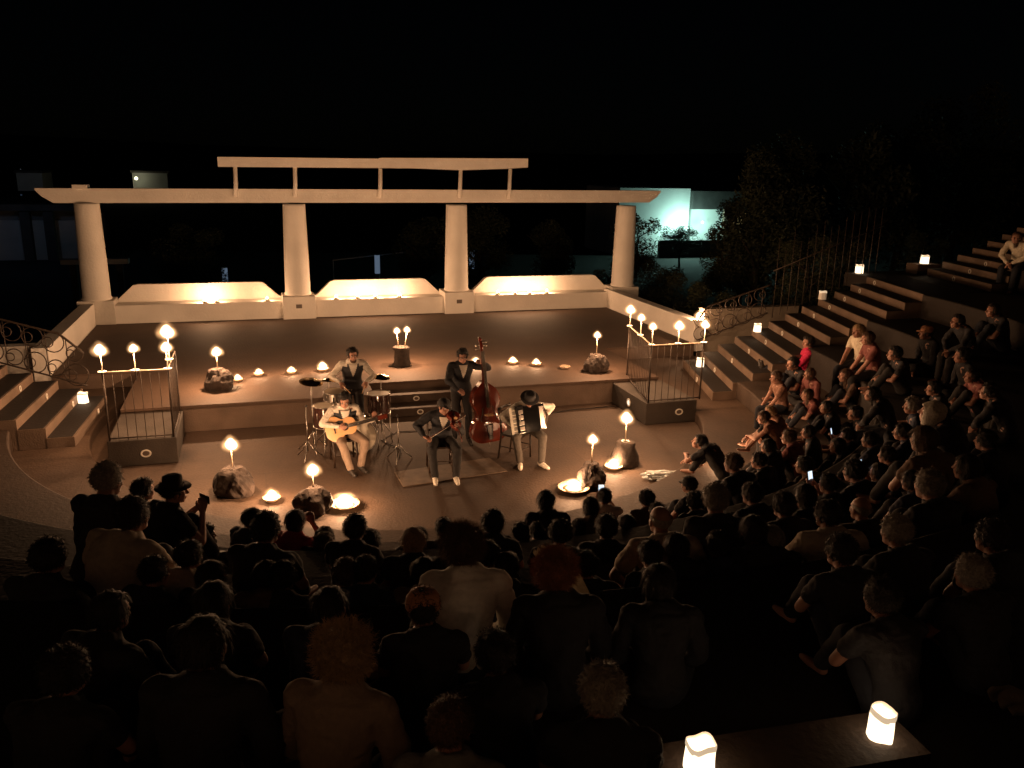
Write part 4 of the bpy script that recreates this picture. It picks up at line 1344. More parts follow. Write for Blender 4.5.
# ------------------------------------------------------------------ the five musicians
def musician(name_label, P, top, tro, loc, rz, hairc, vest=None, sleeve=1.0, cap=None, skin=0, hair='short', shoe=None, beard=False, shirtfront=True, tie=False):
    b = bpy.data.objects.new('person', build_body('person', P, .0066)); C.objects.link(b)
    set_mat(b, SKIN[skin]); b.location = loc; b.rotation_euler = (0, 0, rz)
    tag(b, name_label, 'person', 'musicians of the band')
    sh = link('shirt' if vest != 'jacket' else 'jacket', build_shirt('shirt', P, sleeve, .009, .012 if vest != 'jacket' else .02, lo=1), b); set_mat(sh, top)
    tr = link('trousers', build_trousers('trousers', P, 1.0, .009), b); set_mat(tr, tro)
    for s in (1, -1):
        o = link('shoe', build_shoe(P, s), b); set_mat(o, shoe or mat('shoe_leather', (0.03, 0.025, 0.022), .5))
    if vest:
        base = .026 if vest == 'vest' else .024
        for part, infl, m_ in (('waistcoat' if vest == 'vest' else 'lapel', base, mat('waistcoat_cloth', (0.02, 0.022, 0.028), .8, noise_s=30, noise_a=.2)), ('shirt_front', base + .007, mat('white_shirt', (0.7, 0.64, 0.55), .8))):
            bm = bmesh.new()
            rings = []
            secs = SEC[2:len(SEC) - 1] if part != 'shirt_front' else [s_ for s_ in SEC if .22 <= s_[0] <= .5]
            n = 120
            # finer rows
            fine = []
            for q, r_ in zip(secs, secs[1:]):
                for i in range(12): fine.append(tuple(q[j] + (r_[j] - q[j]) * i / 12 for j in range(3)))
            fine.append(secs[-1])
            for (tt, a, b_) in fine:
                c, ang = P.at(tt); fw = Vector((0, cos(ang), -sin(ang)))
                rings.append([(bm.verts.new(c + P.lat * (a + infl) * cos(2 * PI * k / n) + fw * (b_ + infl) * sin(2 * PI * k / n)), tt, (a + infl) * cos(2 * PI * k / n), sin(2 * PI * k / n)) for k in range(n)])
            for ra, rb in zip(rings, rings[1:]):
                for k in range(n):
                    q = (ra[k], ra[(k + 1) % n], rb[(k + 1) % n], rb[k])
                    xm = sum(w[2] for w in q) / 4; tm = sum(w[1] for w in q) / 4; sm = sum(w[3] for w in q) / 4
                    inV = sm > 0 and abs(xm) < max(0, (tm - .24)) * .30
                    if (part == 'shirt_front') == inV:
                        if part != 'shirt_front' and tm > .44 and abs(xm) > .1 : continue
                        bm.faces.new([w[0] for w in q])
            bmesh.ops.delete(bm, geom=[v for v in bm.verts if not v.link_faces], context='VERTS')
            bmesh.ops.solidify(bm, geom=bm.faces[:], thickness=.004)
            o = obj(part, bm, m_, b, smooth=True)
    HMx = P.HM
    if cap:
        o = link(cap, hair_get('cap' if cap == 'cap' else 'hat', 1 if cap == 'hat' else 0), b, None, HMx); set_mat(o, mat('hat_felt', (0.016, 0.015, 0.016), .8, noise_s=40, noise_a=.3))
        o = link('hair', hair_get('short', 0), b, None, HMx @ Matrix.Diagonal((.97, .97, .97, 1))); set_mat(o, hair_mat(hairc, HAIRC[hairc]))
    else:
        o = link('hair', hair_get(hair, 0), b, None, HMx); set_mat(o, hair_mat(hairc, HAIRC[hairc]))
    # eyes, brows, beard
    bm = bmesh.new()
    for s in (1, -1): ball(bm, (s * .030, .079, .006), .0115, 2)
    o = obj('eyes', bm, mat('eye_white', (0.6, 0.55, 0.5), .2), b, HMx, True)
    bm = bmesh.new()
    for s in (1, -1):
        ball(bm, (s * .030, .0885, .005), (.0055, .003, .0055), 2)
        tube(bm, [(s * .014, .089, .024), (s * .030, .090, .029), (s * .048, .080, .024)], .0045, 6)
    obj('eyebrows', bm, hair_mat('black', HAIRC['black']), b, HMx, True)
    if beard:
        bm = bmesh.new(); ball(bm, (0, .048, -.078), (.055, .052, .045), 3)
        for v in bm.verts:
            if v.co.z > -.062 and abs(v.co.x) < .045 and v.co.y > .06: v.co.z = min(v.co.z, -.072)
            v.co += v.co.normalized() * noise.noise(v.co * 60) * .006
        obj('beard', bm, hair_mat('brown', HAIRC['brown']), b, HMx, True)
    return b
WS = mat('white_shirt', (0.7, 0.64, 0.55), .8, noise_s=20, noise_a=.1, bump=.3, bump_s=60)
DJ = mat('dark_jacket', (0.011, 0.011, 0.014), .8, noise_s=30, noise_a=.2, bump=.2, bump_s=60)
GT = mat('grey_trousers', (0.10, 0.085, 0.07), .9, noise_s=20, noise_a=.2)
LT = mat('light_trousers', (0.30, 0.22, 0.165), .9, noise_s=20, noise_a=.15)
DT = mat('dark_trousers', (0.022, 0.02, 0.02), .9)
WSHOE = mat('white_shoe', (0.72, 0.66, 0.56), .4)
FACE = PI + YAW   # facing the audience
def place(u, v, z): return W(u, v, z)

# guitarist
bm = bmesh.new(); tube(bm, [W(u, v, .012) for u, v in ((-.62, -2.35), (-.5, -1.9), (-.75, -1.3), (-.4, -.9), (.9, -1.1), (1.9, -.7), (3.2, -.35), (4.2, -.3))], .008, 6)
tag(obj('cable', bm, mat('rubber', (.015, .015, .015), .6), smooth=True), 'thin black cable running along the floor in front of the stage', 'cable')
Pg = Pose(lean=10, hunch=14, wR=(.13, .30, .30), pR=(1, -.1, -.15), wL=(-.45, .24, .34), pL=(-.5, -.3, -1), dR=(-.9, .15, -.3), nR=(0, -1, 0), dL=(-.1, .3, .95), nL=(.2, -1, .1),
          aR=(-.02, .46, -.37), aL=(-.20, .36, -.37), kR=(.3, .4, 1), kL=(-.4, .4, 1), fR=(-.2, 1, 0), fL=(-.3, 1, 0), hyaw=-12, hpitch=22, curl=.6, curlL=1.0)
g_loc = W(-1.50, -2.32, .45); g_rz = FACE + .05
musician('guitarist in white shirt, dark waistcoat and pale trousers, seated with his guitar', Pg, WS, LT, g_loc, g_rz, 'dark', vest='vest', skin=0)
Mg = Matrix.Translation(g_loc) @ Matrix.Rotation(g_rz, 4, 'Z')
# guitar: local y = neck direction (towards his left = -x, slightly up), local z = front (towards +y)
guitar(Mg @ frame_of((.07, .235, .255), (0, .25, -1), (-1, .06, .2)))
chair(W(-1.50, -2.27, 0), g_rz, 'dark chair under the seated guitarist')

# fiddler
Pv = Pose(lean=8, hunch=18, side=-3, wR=(.30, .34, .26), pR=(1, -.2, -.4), wL=(-.22, .42, .36), pL=(-.4, .1, -1), dR=(-.7, .6, -.2), nR=(0, -.3, -1), dL=(.1, .5, .6), nL=(.8, -.4, .3),
          aR=(.14, .44, -.37), aL=(-.18, .47, -.37), kR=(.25, .4, 1), kL=(-.3, .4, 1), hyaw=26, hpitch=10, hroll=-12, curl=.9, curlL=1.0)
v_loc = W(-.05, -3.0, .45); v_rz = FACE - .10
musician('fiddler in dark suit and flat cap with white shoes, seated in the middle', Pv, DJ, DT, v_loc, v_rz, 'dark', vest='jacket', cap='cap', shoe=WSHOE, skin=1)
Mv = Matrix.Translation(v_loc) @ Matrix.Rotation(v_rz, 4, 'Z')
a = Pv.sh[-1] + Vector((.05, .08, .06)); b = Pv.wr[-1] + Pv.hd[-1] * .05 + Vector((.02, 0, .02))
dv = (b - a).normalized()
fiddle(Mv @ frame_of(a + dv * .17, (-1, .3, -.5) if Vector((-1, .3, -.5)).cross(dv).z > 0 else (1, -.3, .5), dv), .36, 'dark red violin held low by the seated fiddler in the flat cap', 'violin', 'violin')
t = empty('violin_bow', (0, 0, 0), 0, 'thin bow in the fiddler\'s right hand', 'bow')
h0 = Pv.wr[1] + Pv.hd[1] * .09; h1 = h0 + (a + dv * .22 + Vector((0, .03, .05)) - h0).normalized() * .68
t.matrix_world = Mv @ Matrix.Translation(h0)
dd = h1 - h0
bm = bmesh.new(); tube(bm, [dd * -.05, dd * .5 + Vector((0, 0, -.008)), dd], [.005, .004, .003], 6); obj('stick', bm, MAPLE_RED, t, smooth=True)
bm = bmesh.new(); tube(bm, [dd * .0 + Vector((0, .0, -.02)), dd * .99 + Vector((0, 0, -.015))], .002, 5); obj('bow_hair', bm, IVORY, t, smooth=True)
chair(W(-.05, -2.95, 0), v_rz, 'dark chair under the seated fiddler')

# accordionist
Pa = Pose(lean=12, hunch=26, wR=(.27, .30, .22), pR=(1, -.4, -.4), wL=(-.29, .22, .30), pL=(-1, -.1, -.6), dR=(-.6, .5, -.3), nR=(-.3, -.9, 0), dL=(.2, .6, .3), nL=(1, 0, 0),
          aR=(.17, .42, -.37), aL=(-.17, .50, -.37), kR=(.35, .4, 1), kL=(-.35, .4, 1), fR=(.25, 1, 0), fL=(-.35, 1, 0), hpitch=38, hyaw=-5, curl=.6, curlL=.5)
a_loc = W(1.42, -2.72, .45); a_rz = FACE - .02
musician('accordion player in black hat, white shirt and white shoes, head bowed', Pa, WS, GT, a_loc, a_rz, 'dark', vest='vest', cap='hat', shoe=WSHOE)
Ma = Matrix.Translation(a_loc) @ Matrix.Rotation(a_rz, 4, 'Z')
ac = accordion(Ma @ frame_of((.0, .255, .31), (-1, -.02, .10), (.10, -.25, 1)) @ Matrix.Scale(1.14, 4))
for o in ac.children:                       # keyboard on the player's right
    o.data.transform(Matrix.Diagonal((-1, 1, 1, 1))); o.data.flip_normals()
chair(W(1.30, -2.72, 0), a_rz + .75, 'dark wooden chair with its back showing beside the accordion player')

# bassist
Pb = Pose(pel=(0, 0, .97), lean=4, hunch=6, wR=(.16, .40, 1.08), pR=(1, -.3, -.4), wL=(-.28, .30, 1.50), pL=(-1, -.2, -.5), dR=(-.7, .5, -.4), nR=(0, -.6, -.6), dL=(.5, .6, .3), nL=(.6, -.8, 0),
          aR=(.13, .02, .09), aL=(-.13, .06, .09), kR=(.1, 1, 0), kL=(-.1, 1, 0), hyaw=-8, hpitch=14, long=1.06, curl=.7, curlL=1.1)
b_loc = W(.60, -1.70, 0.0); b_rz = FACE
musician('double bass player standing in dark suit and white shirt', Pb, DJ, DT, b_loc, b_rz, 'black', vest='jacket')
foot = W(1.02, -2.12, .0); top = W(.82, -1.98, 2.02)
ax = (top - foot).normalized(); L = (top - foot).length
kk = 1.0 / 1.0
Mb = frame_of(foot + ax * (.12 + .56 * .96), (cos(YAW + .05), sin(YAW + .05), 0), ax)
fiddle(Mb, 1.12 * .96, 'reddish brown double bass, upright, taller than the others\' heads', 'double_bass', 'double bass', endpin=.12)

# drummer and kit
Pd = Pose(pel=(0, 0, .96), lean=8, hunch=12, wR=(.24, .34, 1.13), pR=(1, -.5, -.5), wL=(-.20, .36, 1.12), pL=(-1, -.5, -.5), dR=(-.3, .8, -.4), nR=(0, -.3, -1), dL=(.3, .8, -.4), nL=(0, -.3, -1),
          aR=(.14, .0, .09), aL=(-.14, .02, .09), kR=(.1, 1, 0), kL=(-.1, 1, 0), hpitch=4, hyaw=6, long=1.05, curl=1.0)
d_loc = W(-1.20, -1.05, 0.005); d_rz = FACE
musician('bearded drummer standing in white shirt and dark waistcoat behind the drums', Pd, WS, DT, d_loc, d_rz, 'dark', vest='vest', beard=True)
Md = Matrix.Translation(d_loc) @ Matrix.Rotation(d_rz, 4, 'Z')
for s, nm in ((1, 'drumstick in the drummer\'s right hand, over the snare'), (-1, 'drumstick in the drummer\'s left hand, over the floor drum')):
    a = Md @ (Pd.wr[s] + Pd.hd[s] * .08); b = a + Md.to_3x3() @ Vector((-s * .10, .33, -.06))
    t = empty('drumstick', a, 0, nm, 'drumstick')
    bm = bmesh.new(); tube(bm, [(a - a) - (b - a) * .2, b - a], [.008, .005], 6); obj('stick', bm, SPRUCE, t, smooth=True)
drum(W(-1.55, -1.52, .88), .18, .14, 'shallow snare drum on a stand in front of the drummer', .05, .88, CHROME, 'snare_drum')
drum(W(-1.72, -1.62, .45), .20, .36, 'dark drum on legs at the left of the drum kit', 0, .45, name='floor_tom')
drum(W(-.80, -1.45, .58), .19, .34, 'dark drum on legs at the right of the drum kit, chrome rimmed', 0, .58, name='floor_tom')
drum(W(-1.15, -1.50, .30), .29, .36, 'upright dark bass drum behind the guitarist', axis='front', name='bass_drum')
cymbal(W(-1.93, -1.55, 0), 1.22, .20, 'brass cymbal on its tall stand at the left of the drums')
cymbal(W(-.72, -1.20, 0), 1.15, .17, 'brass cymbal at the right of the drums', .1)
cymbal(W(-1.62, -1.25, 0), 1.15, .15, 'small cymbal on a stand just behind the snare drum', -.1)
t = empty('microphone_stand', W(-.62, -2.35, 0), 0, 'low chrome microphone stand between guitarist and fiddler', 'microphone stand'); tripod(t, .75, .24, .2)
bm = bmesh.new(); capsule(bm, (0, 0, .75), (0, -.10, .80), .013, .02, 8); obj('microphone', bm, EBONY, t, smooth=True)
t = empty('microphone_stand', W(-2.05, -1.9, 0), 0, 'thin chrome stand at the far left of the band', 'microphone stand'); tripod(t, .9, .24, .2)
bm = bmesh.new(); capsule(bm, (0, 0, .9), (.03, -.10, .93), .013, .02, 8); obj('microphone', bm, EBONY, t, smooth=True)

# small things on the orchestra floor
t = empty('plastic_bag', (2.42, 12.32, .0), .1, 'crumpled clear plastic bag lying on the floor in front of the spectators', 'bag')
bm = bmesh.new(); bmesh.ops.create_icosphere(bm, subdivisions=4, radius=1)
for v in bm.verts:
    d = v.co.copy(); k = 1 + .35 * noise.noise(d * 3.0) + .22 * noise.noise(d * 7)
    v.co = Vector((d.x * k * .30, d.y * k * .14, max(0, (d.z * k + .75) * .075)))
PL = mat('clear_plastic', (0.7, 0.75, 0.75), .12, spec=.9)
obj('crumpled_film', bm, PL, t)
t = empty('paper_sheet', (3.35, 12.9, .004), .5, 'crumpled pale paper on the floor left of the man leaning forward', 'paper')
bm = bmesh.new(); n = 8; g = [[bm.verts.new((.3 * i / n - .15, .2 * j / n - .1, .02 + .035 * noise.noise(Vector((i * .5, j * .5, 0))))) for j in range(n + 1)] for i in range(n + 1)]
for i in range(n):
    for j in range(n): bm.faces.new((g[i][j], g[i + 1][j], g[i + 1][j + 1], g[i][j + 1]))
bmesh.ops.solidify(bm, geom=bm.faces[:], thickness=.003)
obj('sheet', bm, IVORY, t)
# ------------------------------------------------------------------ background: trees, houses, far lamps
LEAF = [mat('leaf_a', (0.035, 0.045, 0.022), .7, noise_s=2, noise_a=.5), mat('leaf_b', (0.06, 0.07, 0.035), .7, noise_s=2, noise_a=.5)]
def crown_mesh(seed, n=5200, lumps=16, leaf=.075, tall=1.0):
    rnd = random.Random(seed); bm = bmesh.new(); cs = []
    for i in range(lumps):
        a = rnd.random() * 6.28; rr = rnd.uniform(.1, .72); z = rnd.uniform(-.65, .75)
        cs.append((Vector((rr * cos(a) * (1 - .3 * abs(z)), rr * sin(a) * (1 - .3 * abs(z)), z * tall)), rnd.uniform(.2, .42)))
    for i in range(n):
        c, r = rnd.choice(cs)
        d = Vector((rnd.gauss(0, 1), rnd.gauss(0, 1), rnd.gauss(0, 1))).normalized() * r * rnd.random() ** .35
        p = c + d; p.z += rnd.gauss(0, .02)
        x = Vector((rnd.gauss(0, 1), rnd.gauss(0, 1), rnd.gauss(0, .6))).normalized(); y = x.orthogonal().normalized()
        l = leaf * rnd.uniform(.5, 1.1)
        vs = [bm.verts.new(p + x * l * a_ + y * l * .42 * b_) for a_, b_ in ((-.5, 0), (0, .5), (.55, 0), (0, -.5))]
        bm.faces.new(vs)
    return fin(bm, 'crown')
CR = [crown_mesh(3, 9000, 22, .085), crown_mesh(8, 9000, 22, .085, 1.2), crown_mesh(15, 7500, 16, .10)]
for i, m_ in enumerate(CR): m_.materials.append(LEAF[i % 2])
def tree(p, h, r, lab, k=0, z0=-1.3, bush=False):
    t = empty('bush' if bush else 'tree', p, k * 1.3 + p[0], lab, 'bush' if bush else 'tree', 'trees beyond the stage')
    bm = bmesh.new(); rnd = random.Random(int(p[0] * 10))
    tube(bm, [(0, 0, 0), (.1, 0, h * .25), (.05, .1, h * .5), (0, 0, h * .72)], [h * .03, h * .024, h * .017, h * .008], 8)
    for i in range(6):
        a = i * 1.05 + rnd.random(); s_ = h * (.35 + .06 * i)
        tube(bm, [(0.05, 0, s_), (r * .3 * cos(a), r * .3 * sin(a), s_ + h * .1), (r * .6 * cos(a), r * .6 * sin(a), s_ + h * .18)], [h * .012, h * .008, h * .003], 6)
    obj('trunk', bm, BARK, t, smooth=True)
    c = link('crown', CR[k % 3], t); c.location = (0, 0, h * (.62 if not bush else .5)); c.scale = (r, r, h * (.40 if not bush else .5)); c.rotation_euler = (0, 0, k * 2.1)
TR = [(14.2, 10, 6.4, 2.2, 'dark tree nearest the right stairs, behind the bar fence', 0), (16.8, 12.5, 7.0, 2.6, 'second dark tree behind the bar fence, taller', 1), (20.5, 13, 7.6, 2.8, 'large dark tree behind the upper right stairs', 2),
      (24.5, 15, 8.2, 3.0, 'large dark tree at the far right behind the upper stairs', 0), (15.2, 12.5, 5.0, 1.7, 'dark tree behind the right side wall, left of the bar fence', 1), (29.5, 17, 9.5, 3.4, 'tallest dark tree at the right edge behind the upper stairs', 1),
      (5.6, 16, 4.5, 1.9, 'low dark tree seen through the right bay of the columns', 0), (3.9, 18, 4.0, 1.7, 'lower dark tree seen just right of the third column', 2), (9.2, 18, 3.9, 1.5, 'low dark tree just beyond the rightmost column', 2),
      (22.6, 31, 2.6, 1.5, 'small tree in front of the lit white facade, left', 0), (-5.0, 20, 3.4, 1.8, 'low dark tree seen through the left bay of the columns', 1)]
for u, v_, h, r, lab, k in TR: tree(W(u, v_, -1.35), h, r, lab, k)
for u, v_, lab in ((12.8, 5.4, 'dark bush behind the wall at the foot of the bar fence'), (10.2, 6.5, 'dark bush outside the right side wall'), (15.2, 6.8, 'dark bush left of the farthest lantern'), (17.6, 6.5, 'dark bush right of the farthest lantern'), (9.6, 11.5, 'dark bush just right of the rightmost column base'), (11.6, 12.5, 'dark round bush below the lit parapet'), (13.4, 11.0, 'dark bush in front of the lit house, right of the round one'), (12.6, 16.5, 'dark bush nearest the lit house'), (10.8, 9.0, 'dark bush between the side wall and the lit house')):
    tree(W(u, v_, -1.3 if u < 12 else .2), 2.6, 1.4, lab, 1, bush=True)

WALLW = mat('house_wall', (0.7, 0.7, 0.68), .85, noise_s=.8, noise_a=.12, bump=.2)
ROOFD = mat('dark_roof', (0.10, 0.09, 0.085), .9, noise_s=1.5, noise_a=.3)
def part(root, name, m, *boxes, sm=False):
    bm = bmesh.new()
    for b_ in boxes: uvbox(bm, *b_)
    return rel(root, name, bm, m)
h = empty('house', W(28, 40, -1.3), 0, 'white flat-roofed house at the right, lit by a cold green-white lamp', 'house')
part(h, 'wall', WALLW, (21.5, 26.9, 38, 44, -1.34, 3.3))
part(h, 'wall', WALLW, (26.92, 34, 40, 44, -1.34, 1.86))
part(h, 'roof', ROOFD, (26.93, 36, 37.6, 45, 1.9, 3.15))
part(h, 'parapet', ROOFD, (24.0, 29.0, 36.5, 36.8, -1.34, -.15))
part(h, 'post', mat('brown_post', (0.2, 0.13, 0.09), .8), (29.9, 30.7, 38.2, 38.5, -1.34, 1.86))
f = part(h, 'window', mat('window_frame', (0.3, 0.3, 0.28), .6), (30.95, 32.8, 39.9, 39.99, -1.0, 1.6))
part(f, 'pane', emit('window_glow', (1.0, .8, .35), .35), (31.05, 31.85, 39.86, 39.89, -.9, 1.5), (31.95, 32.7, 39.86, 39.89, -.9, 1.5))
f = part(h, 'door', mat('window_frame', (0.3, 0.3, 0.28), .6), (28.0, 28.12, 39.88, 39.98, -1.34, 1.8))
def spot_lamp(root, p, col, e, r=.12, es=8):
    bm = bmesh.new(); ball(bm, p, r, 2); o = rel(root, 'lamp', bm, emit('lamp_%d' % int(sum(col) * 100 + es), col, es))
    l = bpy.data.lights.new('house_light', 'POINT'); l.energy = e; l.color = col; l.shadow_soft_size = r * 1.3
    lo = bpy.data.objects.new('house_light', l); C.objects.link(lo); lo.location = p + Vector((0, 0, 0)) - RV * (r * 1.6)
    return lo
COLD = (.52, 1.0, .86)
spot_lamp(h, W(26.3, 37.2, .6), COLD, 380, .16)
spot_lamp(h, W(28.6, 39.0, .9), COLD, 130, .10, 4)
h = empty('house', W(-17, 40, -1.3), 0, 'long dim blue-grey house at the far left behind the stage', 'house')
part(h, 'wall', WALLW, (-27, -12.2, 40, 48, -1.34, 1.0))
part(h, 'roof', ROOFD, (-28, -11.6, 39.2, 49, 1.6, 1.95))
part(h, 'upper_wall', mat('dim_stucco', (0.3, 0.3, 0.3), .9), (-27, -12.2, 40.3, 48, 1.0, 1.6))
for a in (-15.4, -14.2): part(h, 'pillar', ROOFD, (a, a + .5, 39.4, 39.9, -1.34, 1.6))
spot_lamp(h, W(-14.5, 36.5, 2.6), (.4, .62, 1.0), 9, .05, .02)
spot_lamp(h, W(-20, 36.5, 2.4), (.4, .62, 1.0), 7, .05, .02)
w = empty('garden_bench', W(-8.9, 22, -1.3), 0, 'low pale garden bench seen behind the leftmost column', 'bench')
part(w, 'slab', WALLW, (-10.1, -7.6, 21.8, 22.3, .5, .7))
for a in (-9.8, -8.1): part(w, 'support', ROOFD, (a, a + .25, 21.9, 22.2, -1.34, .497))
BLU = (.5, .7, 1.0)
for u, lab in ((-4.0, 'pale blue bollard seen low in the left bay'), (3.0, 'pale blue bollard seen in the middle bay'), (7.72, 'pale blue bollard half hidden by the third column')):
    t = empty('bollard', W(u, 25, -1.3), 0, lab, 'bollard', 'pale bollards beyond the stage')
    hh = 1.2 if u < 0 else (1.7 if u < 5 else 1.85)
    bm = bmesh.new(); cyl(bm, (0, 0, 0), (0, 0, hh), .11, n=16); obj('post', bm, WALLW, t, smooth=True)
    bm = bmesh.new(); cyl(bm, (0, 0, hh - .9), (0, 0, hh - .02), .125, n=16); obj('light_tube', bm, emit('bollard_glow', BLU, .10), t, smooth=True)
bm = bmesh.new(); tube(bm, [W(1, 26, .05), W(8.2, 26, .75)], .035, 6)
for u in (1, 4.6, 8.2): tube(bm, [W(u, 26, -1.34), W(u, 26, .05 + (u - 1) * .097)], .03, 6)
tag(obj('pool_rail', bm, mat('pool_rail', (.5, .55, .6), .5)), 'thin pale rail behind the bollards of the middle bay', 'railing')
rnd = random.Random(5)
def far(u, z, s=1.0): return W(u, 110, z)
h = empty('far_house', W(-30, 110, 0), 0, 'dim pale house on the dark hillside at far left', 'house', 'houses on the dark hillside')
part(h, 'wall', WALLW, (-31.5, -28.5, 110, 116, 0, 2.3)); part(h, 'roof', ROOFD, (-31.7, -28.3, 109.8, 116.3, 2.3, 2.6)); spot_lamp(h, W(-30, 106, 2.8), (.8, .9, 1), 8, .05, .05)
h = empty('far_house', W(-15, 110, 0), 0, 'small hillside house with one bright lamp, above the left end of the beam', 'house', 'houses on the dark hillside')
part(h, 'wall', WALLW, (-17.6, -13.2, 110, 116, -1, 2.5)); part(h, 'roof', ROOFD, (-17.8, -12.9, 109.8, 116.3, 2.5, 2.8)); spot_lamp(h, W(-17.0, 108.8, 1.8), (1, .95, .6), 16, .22, 3)
h = empty('far_house', W(-2, 110, 0), 0, 'far house seen below the beam with a row of lit windows', 'house', 'houses on the dark hillside')
part(h, 'wall', WALLW, (-6.2, 0, 110, 116, -6, -1.4)); part(h, 'roof', ROOFD, (-6.5, .3, 109.8, 116.3, -1.4, -1.1))
for a in (-5.5, -4.2, -2.7, -1.5): part(h, 'window', emit('far_window', (1, .95, .7), .4), (a, a + .9, 109.9, 109.98, -2.6, -1.9))
h = empty('far_house', W(10, 110, 0), 0, 'far low house with a pale lit strip seen in the middle bay', 'house', 'houses on the dark hillside')
part(h, 'wall', WALLW, (7.7, 12.5, 110, 114, -6, -3.0)); part(h, 'roof', ROOFD, (7.4, 12.8, 109.8, 114.3, -3.0, -2.7)); spot_lamp(h, W(9, 107.5, -2.6), (.8, .9, 1), 8, .08, .2)
for u, z, lab in ((15.6, -2.2, 'left of two tiny violet lamps far behind the middle bay'), (17.9, -2.5, 'right of two tiny violet lamps far behind the middle bay')):
    t = empty('far_lamp', W(u, 110, z), 0, lab, 'lamp', 'violet lamps')
    bm = bmesh.new(); cyl(bm, (0, 0, -4), (0, 0, 0), .08, n=8); obj('pole', bm, IRON, t)
    bm = bmesh.new(); ball(bm, (0, 0, .35), (.22, .22, .4), 2); obj('lamp_head', bm, emit('violet', (.75, .2, 1), .35), t)
t = empty('garden_lamp', W(16.9, 14, -1.2), 0, 'small cold white garden lamp glowing among the right-hand trees', 'lamp')
bm = bmesh.new(); cyl(bm, (0, 0, 0), (0, 0, 2.4), .03, n=8); obj('pole', bm, IRON, t)
bm = bmesh.new(); ball(bm, (0, 0, 2.45), .09, 2); obj('lamp_head', bm, emit('garden_lamp', (.6, .9, 1), 3), t)
l = bpy.data.lights.new('garden_light', 'POINT'); l.energy = 8; l.color = (.6, .9, 1); l.shadow_soft_size = .1
lo = bpy.data.objects.new('garden_light', l); C.objects.link(lo); lo.parent = t; lo.location = (0, -.3, 2.5)

